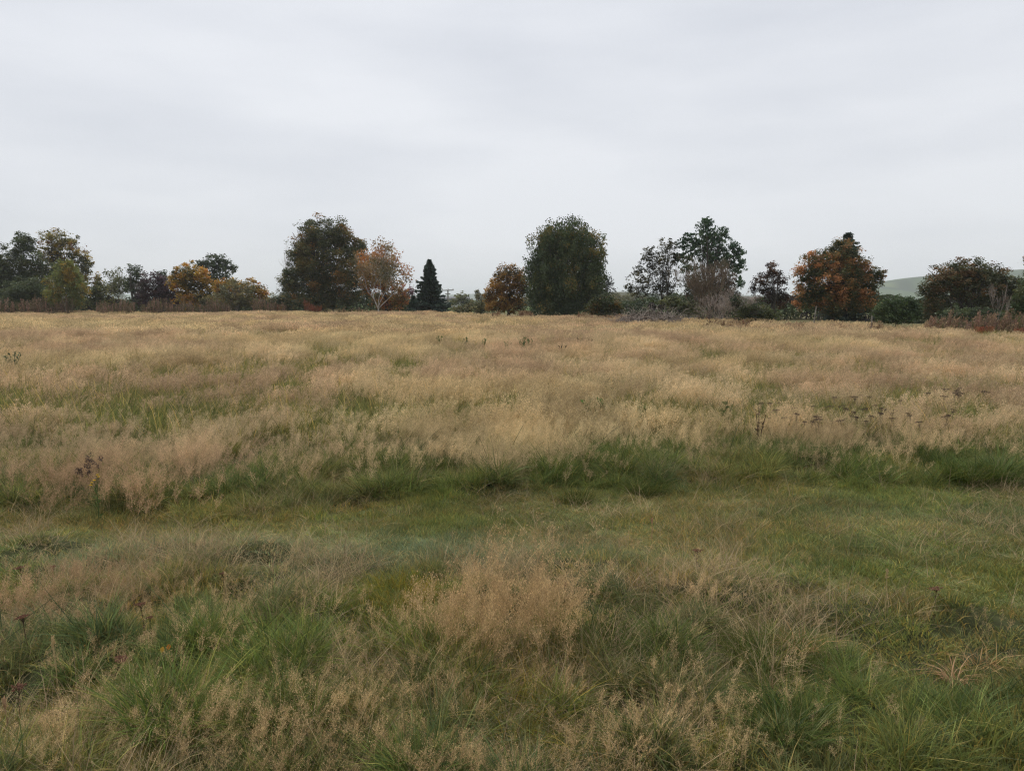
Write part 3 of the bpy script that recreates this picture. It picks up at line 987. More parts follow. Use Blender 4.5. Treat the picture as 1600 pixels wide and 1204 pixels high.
# ------------------------------------------------------------------ tall dead herbs along the tree line
def herb_strip(name, label, px0, px1, D0, D1, h0, h1, n, pal, seed, plume=True, dens_noise=0.36):
    gg = Geo()
    t = rng.random(n)
    if dens_noise > 0:
        keep = fbm(t * (px1 - px0) * 0.05, t * 0 + seed, seed, 2) > dens_noise
        t = t[keep]
        n = len(t)
    px = px0 + t * (px1 - px0)
    D = D0 + (D1 - D0) * t + rng.uniform(-1.2, 1.2, n)
    for i in range(n):
        p = at(px[i], HOR, D[i])
        gz = float(ground_z(p[0], p[1]))
        e = min((px[i] - px0) / 25, (px1 - px[i]) / 25, 1)
        H = rng.uniform(h0, h1) * (0.55 + 0.7 * float(fbm(px[i] * 0.12, seed, seed, 2))) * (0.55 + 0.45 * max(e, 0))
        lean = rng.normal(size=2) * 0.12 + np.array([0.05, 0])
        c = pick_colours(pal, 1)[0]
        pts = np.array([[p[0], p[1], gz - 0.02], [p[0] + lean[0] * 0.3 * H, p[1] + lean[1] * 0.3 * H, gz + H * 0.5], [p[0] + lean[0] * H, p[1] + lean[1] * H, gz + H]])
        tube(gg, pts, [0.012, 0.010, 0.004], c, 3)
        m = 20 if plume else 10
        s = rng.uniform(0.5 if plume else 0.15, 1.0, m)
        q = np.stack([np.interp(s, [0, 0.5, 1], pts[:, a]) for a in range(3)], 1)
        q[:, :2] += rng.normal(size=(m, 2)) * 0.035
        leaves(gg, q, 0.045 + 0.0004 * D[i], np.tile(c, (m, 1)) * rng.uniform(0.7, 1.3, (m, 1)), 1.3, np.tile([0.15, 0, 0.9], (m, 1)))
    o = gg.build(name, M_WEED)
    tag(o, label, "dead herbs", kind="stuff")
    return o


RED_HERB = [(0.24, 0.17, 0.12, 1), (0.30, 0.19, 0.135, 1), (0.15, 0.115, 0.075, 1), (0.13, 0.13, 0.06, 0.7)]
RUST = [(0.26, 0.09, 0.05, 1), (0.20, 0.10, 0.06, 1)]
REED = [(0.32, 0.22, 0.13, 1), (0.24, 0.16, 0.095, 1), (0.20, 0.12, 0.075, 0.6)]
herb_strip("willowherb", "reddish brown dead willowherb along the tree foot at far left", -60, 170, 65, 67, 1.1, 1.9, 620, RED_HERB, 1)
herb_strip("willowherb", "pinkish brown willowherb band below the purple and golden trees", 150, 445, 68, 69.5, 1.0, 1.8, 900, RED_HERB, 2)
herb_strip("willowherb", "rust red willowherb patch at the left foot of the largest tree", 430, 500, 69.5, 69, 1.3, 1.8, 300, RUST, 3)
herb_strip("willowherb", "thin brown stalks along the foot of the largest tree", 490, 640, 68, 64, 0.5, 0.9, 200, RED_HERB + OLIVE[:1], 4)
herb_strip("reeds", "upright straw brown reeds in front of the orange tree", 768, 832, 53, 52, 1.0, 1.4, 300, REED, 5)
herb_strip("dry_grass_clump", "tall pale grasses at the foot of the dark round tree", 832, 990, 49, 43, 0.4, 0.75, 260, REED, 6, dens_noise=0.45)
herb_strip("dry_grass_clump", "tall pale grasses before the bare bush and dark red tree", 1090, 1400, 37, 30, 0.35, 0.65, 300, REED, 7, dens_noise=0.45)
herb_strip("dock_stalks", "brown plumed dock stalks in front of the wide hawthorn", 1448, 1640, 30, 29, 0.75, 1.15, 420, REED + RED_HERB, 8)
herb_strip("dock_stalks", "rust red dock stems low along the right field edge", 1500, 1660, 29, 28.5, 0.3, 0.6, 520, RUST + [(0.30, 0.13, 0.07, 1)], 9)

# ------------------------------------------------------------------ grass prototypes
proto_coll = {}


def blades(g, n, rad, h, w, lean, pal, up=0.0, segs=3, hvar=0.35, wind=0.0, droop=0.5, base_dark=1.0):
    a = rng.random(n) * 2 * np.pi
    r = rad * np.sqrt(rng.random(n))
    bx, by = r * np.cos(a), r * np.sin(a)
    a2 = a + rng.normal(size=n) * 0.9
    L = h * (1 + hvar * rng.normal(size=n)).clip(0.35, 1.8)
    ln = lean * (0.4 + rng.random(n) * 1.1)
    dirx, diry = np.cos(a2) * ln + wind, np.sin(a2) * ln
    hz = np.sqrt(dirx ** 2 + diry ** 2) + 1e-6
    ux, uy = dirx / hz, diry / hz
    hz = np.minimum(hz, 1.3)
    ta = rng.random(n) * np.pi
    sx, sy = np.cos(ta), np.sin(ta)
    ts = np.linspace(0, 1, segs + 1)
    W = w * rng.uniform(0.6, 1.4, n)
    c = pick_colours(pal, n, jit=0.42)
    vs, cs = [], []
    for k, t in enumerate(ts):
        hx = hz * L * (0.35 * t + 0.65 * t * t)
        z = L * (t - droop * np.minimum(hz, 1.2) * t * t * 0.55)
        x, y = bx + ux * hx, by + uy * hx
        ww = W * (1 - t ** 1.6) * 0.5
        cc = c * (base_dark + (1 - base_dark) * min(1, t * 1.6))
        if k < segs:
            vs.append(np.stack([x - sx * ww, y - sy * ww, z], 1))
            vs.append(np.stack([x + sx * ww, y + sy * ww, z], 1))
            cs += [cc, cc]
        else:
            vs.append(np.stack([x, y, z], 1))
            cs.append(cc)
    m = len(vs)
    V = np.stack(vs, 1).reshape(-1, 3)
    Cc = np.stack(cs, 1).reshape(-1, 3)
    b0 = np.arange(n)[:, None] * m
    q = np.concatenate([b0 + np.array([[2 * k, 2 * k + 1, 2 * k + 3, 2 * k + 2]]) for k in range(segs - 1)], 0)
    tr = b0 + np.array([[2 * segs - 2, 2 * segs - 1, 2 * segs]])
    g.add(V, q, Cc)
    g.f.append(tr + g.n - len(V))


def ribbon(g, P0, P1, w, col):
    """flat fine stalks, one quad each, turned at random"""
    n = len(P0)
    d = P1 - P0
    s = np.cross(d, rng.normal(size=(n, 3)))
    s /= np.linalg.norm(s, axis=1)[:, None] + 1e-9
    s = s * w * 0.5
    V = np.stack([P0 - s, P0 + s, P1 + s * 0.6, P1 - s * 0.6], 1).reshape(-1, 3)
    g.add(V, np.arange(n * 4).reshape(n, 4), np.repeat(col, 4, 0))


def panicles(g, n, rad, h, spike, per, wind=0.12, stemw=0.0012, pw=0.055, plen=0.42, tilt=0.22, squash=1.0):
    """open airy bent-grass heads: a stalk, whorls of hair-fine branches, and a spikelet cloud"""
    for i in range(n):
        a = rng.random() * 6.283
        r = rad * math.sqrt(rng.random())
        b = np.array([r * math.cos(a), r * math.sin(a), 0])
        H = h * rng.uniform(0.7, 1.15)
        d = np.array([math.cos(a) * tilt * rng.random() + wind * rng.uniform(0.3, 1.6), math.sin(a) * tilt * rng.random(), 0]) + rng.normal(size=3) * 0.06
        d[2] = 0
        ts = np.array([0, 0.35, 0.7, 1.0])
        pts = b + np.array([0, 0, 1]) * (H * ts * (1 - 0.12 * ts))[:, None] + d * (H * ts ** 1.8)[:, None]
        c = np.array([0.85, 0.85, 0.78]) * rng.uniform(0.8, 1.1)
        ribbon(g, pts[:-1], pts[1:], stemw, np.tile(c, (3, 1)))
        t0 = 1 - plen
        s = t0 + (1 - t0) * rng.random(per) ** 0.9
        ax = np.stack([np.interp(s, ts, pts[:, q]) for q in range(3)], 1)
        prof = np.sin(np.clip((s - t0) / (1 - t0), 0, 1) * np.pi * 0.92 + 0.12) ** 0.8
        th = rng.random(per) * 6.283
        R = pw * prof * rng.random(per) ** 0.5 * squash
        q = ax + np.stack([np.cos(th) * R, np.sin(th) * R, R * 0.55 + rng.normal(size=per) * 0.008], 1)
        cc = np.tile([1.0, 1.0, 1.0], (per, 1)) * rng.uniform(0.5, 1.35, (per, 1)) * np.array([1.0, 0.97, 0.95])
        # branches to one spikelet in four
        m = per // 2
        if stemw < 0.003:
            ribbon(g, ax[:m] - np.array([0, 0, 0.01]), q[:m], stemw * 0.55, cc[:m] * 0.9)
        leaves(g, q, spike, cc, 1.5, np.tile([0.1, 0, 0.8], (per, 1)))


GREENMIX = [(1.0, 1.0, 1.0, 4.5), (1.3, 1.15, 0.95, 2.2), (0.60, 0.72, 0.70, 2.2), (2.2, 1.6, 1.5, 0.8), (1.6, 1.1, 1.0, 0.4)]
PATHMIX = [(1.0, 1.0, 1.0, 4), (1.3, 1.1, 0.95, 2.5), (0.75, 0.85, 0.85, 1.5), (2.1, 1.4, 1.2, 1.5)]
STRAWMIX = [(1.0, 1.0, 1.0, 4), (0.75, 0.72, 0.7, 2), (1.2, 1.2, 1.1, 1)]


def proto(kind, makers, mat):
    c = bpy.data.collections.new(kind)
    for q, mk in enumerate(makers):
        gg = Geo()
        mk(gg)
        o = bpy.data.objects.new(kind + (".%03d" % q), gg.mesh(kind, mat))
        c.objects.link(o)
    proto_coll[kind] = c


proto("tuft_near", [lambda g, h=h, l=l: blades(g, 38, 0.04, h, 0.0036, l, GREENMIX, wind=0.08) for h, l in ((0.090, 1.0), (0.075, 1.4), (0.100, 0.8), (0.070, 1.8), (0.115, 1.1), (0.085, 2.0))], M_GRASS)
proto("turf_near", [lambda g, l=l: blades(g, 46, 0.07, 0.034, 0.0042, l, PATHMIX, hvar=0.4, segs=2) for l in (0.8, 1.3, 0.5, 1.1)], M_GRASS)
proto("thatch_near", [lambda g, l=l: blades(g, 22, 0.09, 0.15, 0.0026, l, STRAWMIX, hvar=0.5, wind=0.2) for l in (1.6, 2.0, 1.2)], M_GRASS)
proto("seed_near", [lambda g, h=h: panicles(g, 4, 0.13, h, 0.0046, 85, pw=0.044, tilt=0.45, stemw=0.0016) for h in (0.40, 0.33, 0.46, 0.27, 0.37, 0.30)], M_SEED)
proto("tuft_mid", [lambda g, h=h, l=l: blades(g, 40, 0.15, h, 0.0085, l, GREENMIX, wind=0.15) for h, l in ((0.26, 0.5), (0.22, 0.8), (0.30, 0.4), (0.24, 0.6))], M_GRASS)
proto("seed_mid", [lambda g, h=h: panicles(g, 11, 0.19, h, 0.010, 44, wind=0.2, stemw=0.0022, pw=0.046, tilt=0.3) for h in (0.44, 0.38, 0.48, 0.40)], M_SEED)
proto("tuft_far", [lambda g, h=h, l=l: blades(g, 60, 0.40, h, 0.022, l, GREENMIX, wind=0.2, segs=2) for h, l in ((0.30, 0.5), (0.26, 0.7), (0.33, 0.4))], M_GRASS)
proto("seed_far", [lambda g, h=h: panicles(g, 26, 0.42, h, 0.030, 20, wind=0.25, stemw=0.006, pw=0.07) for h in (0.46, 0.40, 0.50)], M_SEED)


# ------------------------------------------------------------------ where each grass grows
EDGE_PX = [-400, 0, 430, 640, 800, 1000, 1200, 1400, 1700, 2200]
EDGE_Y = [66, 66, 70, 64, 52, 44, 35, 30.5, 29.5, 29]


def in_view(x, y):
    px = 800 + 1120 * x / np.maximum(y, 0.5)
    e = np.interp(px, EDGE_PX, EDGE_Y)
    return (np.abs(x) < 0.76 * y + 2.2) & (y < e + 4)


def ring_points(y0, y1, dens):
    xw = 0.76 * y1 + 2.2
    n = int(2 * xw * (y1 - y0) * dens)
    x = rng.uniform(-xw, xw, n)
    y = rng.uniform(y0, y1, n)
    k = in_view(x, y)
    return x[k], y[k]


def spots(x, y, lst):
    v = np.zeros_like(x)
    for (px, py, rx, ry, a) in lst:
        # ground point under a photo position
        ang = math.atan((py - H0 / 2) / FPX) + PITCH
        Y = CAMZ / math.tan(ang)
        X = (px - 800) / FPX * math.hypot(Y, CAMZ) * math.cos(ang - PITCH) if False else (px - 800) / FPX * (Y * cp + CAMZ * sp_)
        v = np.maximum(v, a * np.exp(-(((x - X) / rx) ** 2 + ((y - Y) / ry) ** 2)))
    return v


# pale seeding patches in the foreground (photo position of their foot, radius in metres, strength)
PALE = [(60, 960, 0.55, 0.35, 0.9), (200, 930, 0.4, 0.2, 0.45), (350, 965, 0.28, 0.22, 0.75), (300, 1040, 0.4, 0.2, 0.6), (480, 1180, 0.5, 0.3, 1.0), (600, 1110, 0.4, 0.22, 0.85), (700, 1060, 0.3, 0.15, 0.6),
        (790, 1010, 0.40, 0.24, 1.6), (700, 1010, 0.3, 0.2, 0.7), (880, 1030, 0.22, 0.2, 0.8), (950, 1060, 0.2, 0.15, 0.5), (960, 1190, 0.35, 0.2, 0.7), (1090, 1130, 0.4, 0.2, 0.5), (80, 1190, 0.5, 0.25, 0.8), (200, 1090, 0.35, 0.15, 0.5),
        (330, 1200, 0.3, 0.2, 0.6), (1170, 950, 0.35, 0.15, 0.55), (1070, 900, 0.22, 0.15, 0.5), (1260, 920, 0.4, 0.2, 0.25), (1310, 1190, 0.2, 0.15, 0.45), (1040, 1210, 0.3, 0.2, 0.8), (560, 1230, 0.6, 0.3, 1.0), (1330, 960, 0.3, 0.2, 0.2)]
LUSH = [(600, 935, 0.5, 0.2, 0.8), (560, 960, 0.4, 0.2, 0.6), (260, 1150, 0.5, 0.3, 0.9), (450, 1040, 0.3, 0.2, 0.7), (1180, 1010, 0.5, 0.25, 0.7), (1340, 1010, 0.5, 0.25, 0.8), (770, 1130, 0.4, 0.25, 1.0), (950, 990, 0.3, 0.2, 0.8), (1200, 1150, 0.4, 0.3, 0.7), (1440, 1020, 0.4, 0.2, 0.6), (1400, 1160, 0.3, 0.2, 0.5)]


def pale_mid(x, y):
    """how much of the tall meadow is pale seed heads at a place"""
    n1 = fbm(x * 1.0, y * 0.55, 51, 4, 0.65)
    n2 = fbm(x * 0.20 + 4, y * 0.11, 52, 3)
    n3 = fbm(x * 2.4, y * 1.3, 57, 3)
    d = smooth(0.36, 0.58, 0.40 * n1 + 0.15 * n2 + 0.45 * n3 + 0.05 * smooth(9, 25, y) - 0.075 * (1 - smooth(6.5, 13, y)))
    verge = smooth(1480, 1530, 800 + 1120 * x / np.maximum(y, 1)) * smooth(23.5, 25.5, y)
    d = d * (1 - verge)
    return d


def fine(x, y):
    """small gaps and thicker bunches within the sward"""
    return smooth(0.40, 0.60, fbm(x * 3.1, y * 2.2, 55, 2))


def tall(x, y):
    return smooth(0.0, 1.4, y - far_edge(x) + 0.10 + 0.25 * (1 - smooth(-2.0, 0.5, x)) + 1.6 * (fbm(x * 1.1, y * 1.1, 60, 3) - 0.5))


TAN_A, TAN_B, TAN_C = np.array([0.63, 0.500, 0.285]), np.array([0.60, 0.445, 0.285]), np.array([0.73, 0.620, 0.370])
GR_A, GR_B, GR_C, DEW = np.array([0.160, 0.222, 0.050]), np.array([0.245, 0.260, 0.072]), np.array([0.085, 0.128, 0.040]), np.array([0.255, 0.325, 0.205])


def mix(a, b, t):
    t = np.asarray(t)[:, None]
    return a * (1 - t) + b * t


def tan_tint(x, y):
    n = smooth(0.35, 0.65, fbm(x * 0.25, y * 0.2, 70, 3))
    m = smooth(0.45, 0.7, fbm(x * 0.8 + 9, y * 0.6, 71, 3))
    c = mix(TAN_A, TAN_B, n)
    c = c * (1 - m[:, None] * 0.5) + TAN_C * m[:, None] * 0.5
    v = fbm(x * 1.7, y * 1.1, 74, 3)
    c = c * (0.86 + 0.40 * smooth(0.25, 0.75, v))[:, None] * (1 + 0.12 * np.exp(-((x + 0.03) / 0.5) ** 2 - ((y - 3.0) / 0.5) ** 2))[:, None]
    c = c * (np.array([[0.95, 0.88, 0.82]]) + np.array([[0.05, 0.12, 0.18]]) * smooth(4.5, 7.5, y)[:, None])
    return c * rng.uniform(0.82, 1.15, (len(x), 1))


def green_tint(x, y):
    n = smooth(0.35, 0.65, fbm(x * 0.9, y * 0.9, 72, 3))
    m = smooth(0.40, 0.62, fbm(x * 2.2 + 9, y * 2.2, 73, 2))
    c = mix(GR_A, GR_B, n)
    c = c * (1 - 0.55 * m[:, None]) + GR_C * 0.55 * m[:, None]
    c = c * 0.86 + np.array([0.20, 0.17, 0.075]) * 0.14
    return c * rng.uniform(0.62, 1.32, (len(x), 1))


def scatter(name, label, kind, x, y, scale, tint, cat, zsink=0.01, tiltk=0.10):
    n = len(x)
    z = ground_z(x, y) - zsink
    me = bpy.data.meshes.new(name)
    me.vertices.add(n)
    me.vertices.foreach_set("co", np.stack([x, y, z], 1).astype(np.float32).ravel())
    rot = np.stack([rng.normal(size=n) * tiltk, rng.normal(size=n) * tiltk, rng.uniform(-0.9, 0.9, n)], 1)
    if kind.startswith(("tuft_near", "turf", "thatch")):
        rot[:, 2] = rng.random(n) * 6.283
    a = me.attributes.new("rot", "FLOAT_VECTOR", "POINT")
    a.data.foreach_set("vector", rot.astype(np.float32).ravel())
    a = me.attributes.new("scl", "FLOAT_VECTOR", "POINT")
    a.data.foreach_set("vector", scale.astype(np.float32).ravel())
    a = me.attributes.new("pick", "INT", "POINT")
    a.data.foreach_set("value", rng.integers(0, len(proto_coll[kind].objects), n).astype(np.int32))
    a = me.attributes.new("tint", "FLOAT_COLOR", "POINT")
    a.data.foreach_set("color", np.concatenate([tint, np.ones((n, 1))], 1).astype(np.float32).ravel())
    o = bpy.data.objects.new(name, me)
    scene.collection.objects.link(o)
    tag(o, label, cat, kind="stuff")
    ng = bpy.data.node_groups.new(name, "GeometryNodeTree")
    ng.interface.new_socket("Geometry", in_out="INPUT", socket_type="NodeSocketGeometry")
    ng.interface.new_socket("Geometry", in_out="OUTPUT", socket_type="NodeSocketGeometry")
    gi, go = ng.nodes.new("NodeGroupInput"), ng.nodes.new("NodeGroupOutput")
    ip = ng.nodes.new("GeometryNodeInstanceOnPoints")
    ci = ng.nodes.new("GeometryNodeCollectionInfo")
    ci.inputs["Collection"].default_value = proto_coll[kind]
    ci.inputs["Separate Children"].default_value = True
    ci.inputs["Reset Children"].default_value = True
    ip.inputs["Pick Instance"].default_value = True

    def named(nm, dt):
        q = ng.nodes.new("GeometryNodeInputNamedAttribute")
        q.data_type = dt
        q.inputs["Name"].default_value = nm
        return q.outputs["Attribute"]

    e2r = ng.nodes.new("FunctionNodeEulerToRotation")
    ng.links.new(gi.outputs[0], ip.inputs["Points"])
    ng.links.new(ci.outputs[0], ip.inputs["Instance"])
    ng.links.new(named("pick", "INT"), ip.inputs["Instance Index"])
    ng.links.new(named("rot", "FLOAT_VECTOR"), e2r.inputs[0])
    ng.links.new(e2r.outputs[0], ip.inputs["Rotation"])
    ng.links.new(named("scl", "FLOAT_VECTOR"), ip.inputs["Scale"])
    ng.links.new(ip.outputs[0], go.inputs[0])
    md = o.modifiers.new("scatter", "NODES")
    md.node_group = ng
    print(name, kind, n)
    return o


def uni(s, zs=None):
    s = np.asarray(s)
    return np.stack([s, s, s if zs is None else zs], 1)


YN = 8.5
# --- short turf of the mown path, also underneath everything near
x, y = ring_points(1.0, YN, 430)
pm = path_mask(x, y)
tl = tall(x, y)
hm_ = 0.5 * fbm(x * 2.6, y * 2.6, 90, 3) + 0.5 * fbm(x * 4.2, y * 4.2, 4, 2)
k = (rng.random(len(x)) < np.clip(0.42 + pm + (1 - smooth(0.42, 0.50, hm_)), 0, 1)) & (tl < 0.85)
x, y, pm = x[k], y[k], pm[k]
dew = np.clip(spots(x, y, [(600, 858, 2.2, 0.35, 1.2), (150, 876, 0.9, 0.2, 1.2), (900, 845, 1.2, 0.5, 0.45), (1450, 800, 1.6, 0.6, 0.35)]) * (0.5 + fbm(x * 2, y * 2, 80, 2)), 0, 1)
c = green_tint(x, y)
yel = smooth(0.48, 0.66, fbm(x * 0.7, y * 1.6, 81, 3))
c = c * (1 - 0.35 * yel[:, None]) + np.array([0.32, 0.29, 0.11]) * 0.35 * yel[:, None]
c = c * (1 - 0.6 * dew[:, None]) + DEW * 0.6 * dew[:, None]
stk = smooth(0.52, 0.68, fbm(x * 1.4, y * 5.0, 83, 3))[:, None]
c = c * (1 - 0.28 * stk) + np.array([0.27, 0.21, 0.10]) * 0.28 * stk
c = c * 1.03
bump = 0.7 + 0.7 * smooth(0.45, 0.75, fbm(x * 2.3, y * 2.3, 82, 2))
scatter("path_turf", "short trodden green turf of the mown path crossing the meadow", "turf_near", x, y, uni(rng.uniform(0.8, 1.25, len(x)), rng.uniform(0.7, 1.3, len(x)) * bump * (1 + 0.4 * (1 - pm))), c, "turf", zsink=0.004)

# --- longer green tufts in the foreground and along the path rim
x, y = ring_points(1.0, YN, 800)
pm = path_mask(x, y)
tl = tall(x, y)
hum = 0.5 * fbm(x * 2.6, y * 2.6, 90, 3) + 0.5 * fbm(x * 4.2, y * 4.2, 4, 2)
right = smooth(0.2, 1.6, x - 0.15 * (y - 3)) * (y < 5)
knot = smooth(0.36, 0.58, fbm(x * 8.5, y * 8.5, 93, 2))
dens = (1 - 0.86 * pm) * smooth(0.38, 0.54, hum) * (0.08 + 0.92 * knot) * (1 - 0.25 * right)
lush = spots(x, y, LUSH)
dens = np.clip(dens + lush * 0.6 + 0.3 * tl, 0, 1)
k = rng.random(len(x)) < dens
x, y, tl, hum, right, lush = x[k], y[k], tl[k], hum[k], right[k], lush[k]
c = green_tint(x, y)
c = c * (1 - 0.30 * right[:, None]) + np.array([0.10, 0.155, 0.045]) * 0.30 * right[:, None]
c = c * (1 - 0.4 * lush[:, None]) + np.array([0.140, 0.195, 0.050]) * 0.4 * lush[:, None]
br_ = smooth(0.50, 0.70, fbm(x * 3.3 + 11, y * 3.3, 94, 2))[:, None]
c = c * (1 - 0.28 * br_) + np.array([0.24, 0.20, 0.095]) * 0.28 * br_
bl = smooth(0.5, 0.72, fbm(x * 1.3 + 30, y * 1.3, 91, 2))[:, None]
c = c * (1 - 0.35 * bl) + np.array([0.15, 0.20, 0.11]) * 0.35 * bl
edge_d = np.where(y < near_edge(x) + 0.3, 0.35 + 0.65 * smooth(0.0, 1.3, near_edge(x) - y), 1.0)
fr = smooth(-0.25, 0.15, y - far_edge(x)) * (1 - smooth(0.8, 1.8, y - far_edge(x)))
fc = fr[:, None] * (0.25 + 0.75 * smooth(0.4, 0.6, fbm(x * 1.8, y * 1.8, 99, 2)))[:, None]
c = c * (1 - 0.45 * fc) + np.array([0.085, 0.135, 0.036]) * 0.45 * fc
edge_d = edge_d * (1 + 0.45 * fr)
s = edge_d * (1 - 0.62 * path_mask(x, y)) * (0.75 + 0.35 * smooth(0.36, 0.6, fbm(x * 8.5, y * 8.5, 93, 2))) * (0.50 + 0.75 * smooth(0.38, 0.68, hum) + 0.25 * lush) * (1 - 0.22 * right)
scatter("tussock_grass", "green tufted grass of the foreground and path rim", "tuft_near", x, y, uni(s * rng.uniform(0.8, 1.2, len(x)), s * rng.uniform(0.55, 1.4, len(x))), c, "grass", tiltk=0.32)

# --- dead thatch lying among the tufts
x, y = ring_points(1.0, YN, 230)
n_ = fbm(x * 1.7, y * 1.7, 95, 3)
pm = path_mask(x, y)
k = rng.random(len(x)) < smooth(0.40, 0.62, n_) * (1 - 0.8 * pm)
x, y = x[k], y[k]
scatter("dead_thatch", "dry straw lying between the green tufts", "thatch_near", x, y, uni(rng.uniform(0.6, 1.2, len(x)), rng.uniform(0.4, 1.2, len(x))), np.array([0.46, 0.35, 0.20]) * rng.uniform(0.6, 1.15, (len(x), 1)), "dead grass", tiltk=0.25)

# --- seeding heads near
x, y = ring_points(1.0, YN, 235)
pm = path_mask(x, y)
tl = tall(x, y)
right = smooth(0.4, 1.8, x - 0.15 * (y - 3)) * (y < 5.2)
pn = spots(x, y, PALE) + (0.02 + 0.10 * smooth(0.45, 0.64, fbm(x * 2, y * 2, 97, 3))) * (1 - 0.75 * right)
pn = 0.72 * pn * (0.35 + 0.65 * smooth(-0.1, 0.8, near_edge(x) - y))
dens = np.where(y < near_edge(x) + 0.5, pn * (1 - 0.93 * pm), (0.15 + 0.85 * fine(x, y)) * (pale_mid(x, y) * tl * 0.85 + 0.15 * tl))
k = rng.random(len(x)) < np.clip(dens, 0, 1)
x, y = x[k], y[k]
big = spots(x, y, [(790, 1010, 0.4, 0.25, 1.0)])
zone = (y < near_edge(x) + 0.5)
s = rng.uniform(0.65, 1.1, len(x)) * np.where(zone, 0.52 + 0.70 * big + 0.16 * np.clip(spots(x, y, PALE), 0, 1), 1.0)
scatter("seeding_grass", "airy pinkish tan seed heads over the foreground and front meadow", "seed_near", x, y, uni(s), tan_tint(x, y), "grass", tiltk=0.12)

# --- middle distance
x, y = ring_points(YN - 0.7, 27, 62)
pmid = pale_mid(x, y)
k = rng.random(len(x)) < 0.35 + 0.65 * (1 - pmid)
x, y, pmid = x[k], y[k], pmid[k]
c = green_tint(x, y)
c = mix(c, np.array([0.33, 0.27, 0.12]), 0.28 + 0.4 * pmid)
scatter("meadow_grass", "green and olive leaves below the seed heads in the middle meadow", "tuft_mid", x, y, uni(rng.uniform(0.8, 1.2, len(x)), rng.uniform(0.65, 1.15, len(x))), c, "grass")
x, y = ring_points(YN - 0.7, 27, 56)
pmid = pale_mid(x, y)
k = rng.random(len(x)) < (0.10 + 0.90 * pmid) * (0.25 + 0.75 * fine(x * 0.7, y * 0.6))
x, y, pmid = x[k], y[k], pmid[k]
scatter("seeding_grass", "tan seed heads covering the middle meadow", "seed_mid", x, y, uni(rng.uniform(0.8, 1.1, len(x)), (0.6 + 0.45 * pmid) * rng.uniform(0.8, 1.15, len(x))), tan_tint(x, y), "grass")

# --- far meadow
x, y = ring_points(26, 76, 5.5)
pmid = pale_mid(x, y)
px = 800 + 1120 * x / y
gp = ((px > 1500) & (y < 27.5)) * 1.0
k = rng.random(len(x)) < 0.4 + 0.6 * (1 - pmid)
x, y, pmid = x[k], y[k], pmid[k]
c = mix(green_tint(x, y), np.array([0.38, 0.31, 0.15]), 0.35 + 0.35 * pmid)
scatter("meadow_grass", "green and olive leaves below the seed heads in the far meadow", "tuft_far", x, y, uni(rng.uniform(0.8, 1.2, len(x)), rng.uniform(0.7, 1.1, len(x))), c, "grass")
x, y = ring_points(26, 76, 7.5)
pmid = pale_mid(x, y)
k = rng.random(len(x)) < (0.12 + 0.88 * pmid) * (pmid > 0.001) * (0.3 + 0.7 * fine(x * 0.35, y * 0.25))
x, y, pmid = x[k], y[k], pmid[k]
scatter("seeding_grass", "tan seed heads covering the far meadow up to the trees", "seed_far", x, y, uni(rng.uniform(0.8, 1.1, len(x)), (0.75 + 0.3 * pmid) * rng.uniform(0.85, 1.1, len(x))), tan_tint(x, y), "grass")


# ------------------------------------------------------------------ single plants
def gpt(px, py):
    """ground point under a photo position"""
    ang = math.atan((py - H0 / 2) / FPX) + PITCH
    Y = CAMZ / math.tan(ang)
    X = (px - 800) / FPX * (Y * cp + CAMZ * sp_)
    return X, Y, float(ground_z(X, Y))


def top_at(px, py, H):
    """place a plant of height H so that its top stands where the photograph shows it"""
    ang = math.atan((py - H0 / 2) / FPX) + PITCH
    Y = (CAMZ - H) / math.tan(ang)
    X = (px - 800) / FPX * (Y * cp + (CAMZ - H) * sp_)
    return X, Y, float(ground_z(X, Y))


def yarrow_meshes(H, w, col_head, col_stem):
    st, hd = Geo(), Geo()
    bend = rng.normal(size=2) * 0.05 * H
    pts = np.array([[0, 0, -0.02], [bend[0] * 0.3, bend[1] * 0.3, H * 0.5], [bend[0], bend[1], H * 0.86]])
    tube(st, pts, [0.0022, 0.0018, 0.0014], col_stem, 4)
    top = pts[-1]
    nr = 11
    for i in range(nr):
        a = i * 2.4
        r = w * math.sqrt((i + 0.5) / nr)
        e = top + np.array([math.cos(a) * r, math.sin(a) * r, H * 0.08 + rng.normal() * 0.002 - r * 0.10])
        tube(st, [top - np.array([0, 0, 0.02 * (i % 3)]), (top + e) / 2 + np.array([math.cos(a) * r * 0.2, math.sin(a) * r * 0.2, 0]), e], [0.0012, 0.0010, 0.0009], col_stem, 3)
        n = 16
        q = e + rng.normal(size=(n, 3)) * np.array([w * 0.17, w * 0.17, 0.0022])
        leaves(hd, q, 0.010, pick_colours([(*col_head, 1)], n, jit=0.35), 1.0)
    # small dead leaves on the stem
    m = 10
    s = rng.uniform(0.2, 0.9, m)
    q = np.stack([np.interp(s, [0, 0.5, 1], pts[:, a]) for a in range(3)], 1) + rng.normal(size=(m, 3)) * 0.008
    leaves(st, q, 0.014, np.tile(np.array(col_stem) * 1.3, (m, 1)), 1.4)
    return st, hd


ym = []
for q in range(5):
    st, hd = yarrow_meshes(0.52, 0.030 + 0.006 * q, (0.13, 0.095, 0.070), (0.22, 0.175, 0.11))
    ym.append((st.mesh("stem", M_WEED), hd.mesh("flower_head", M_WEED)))


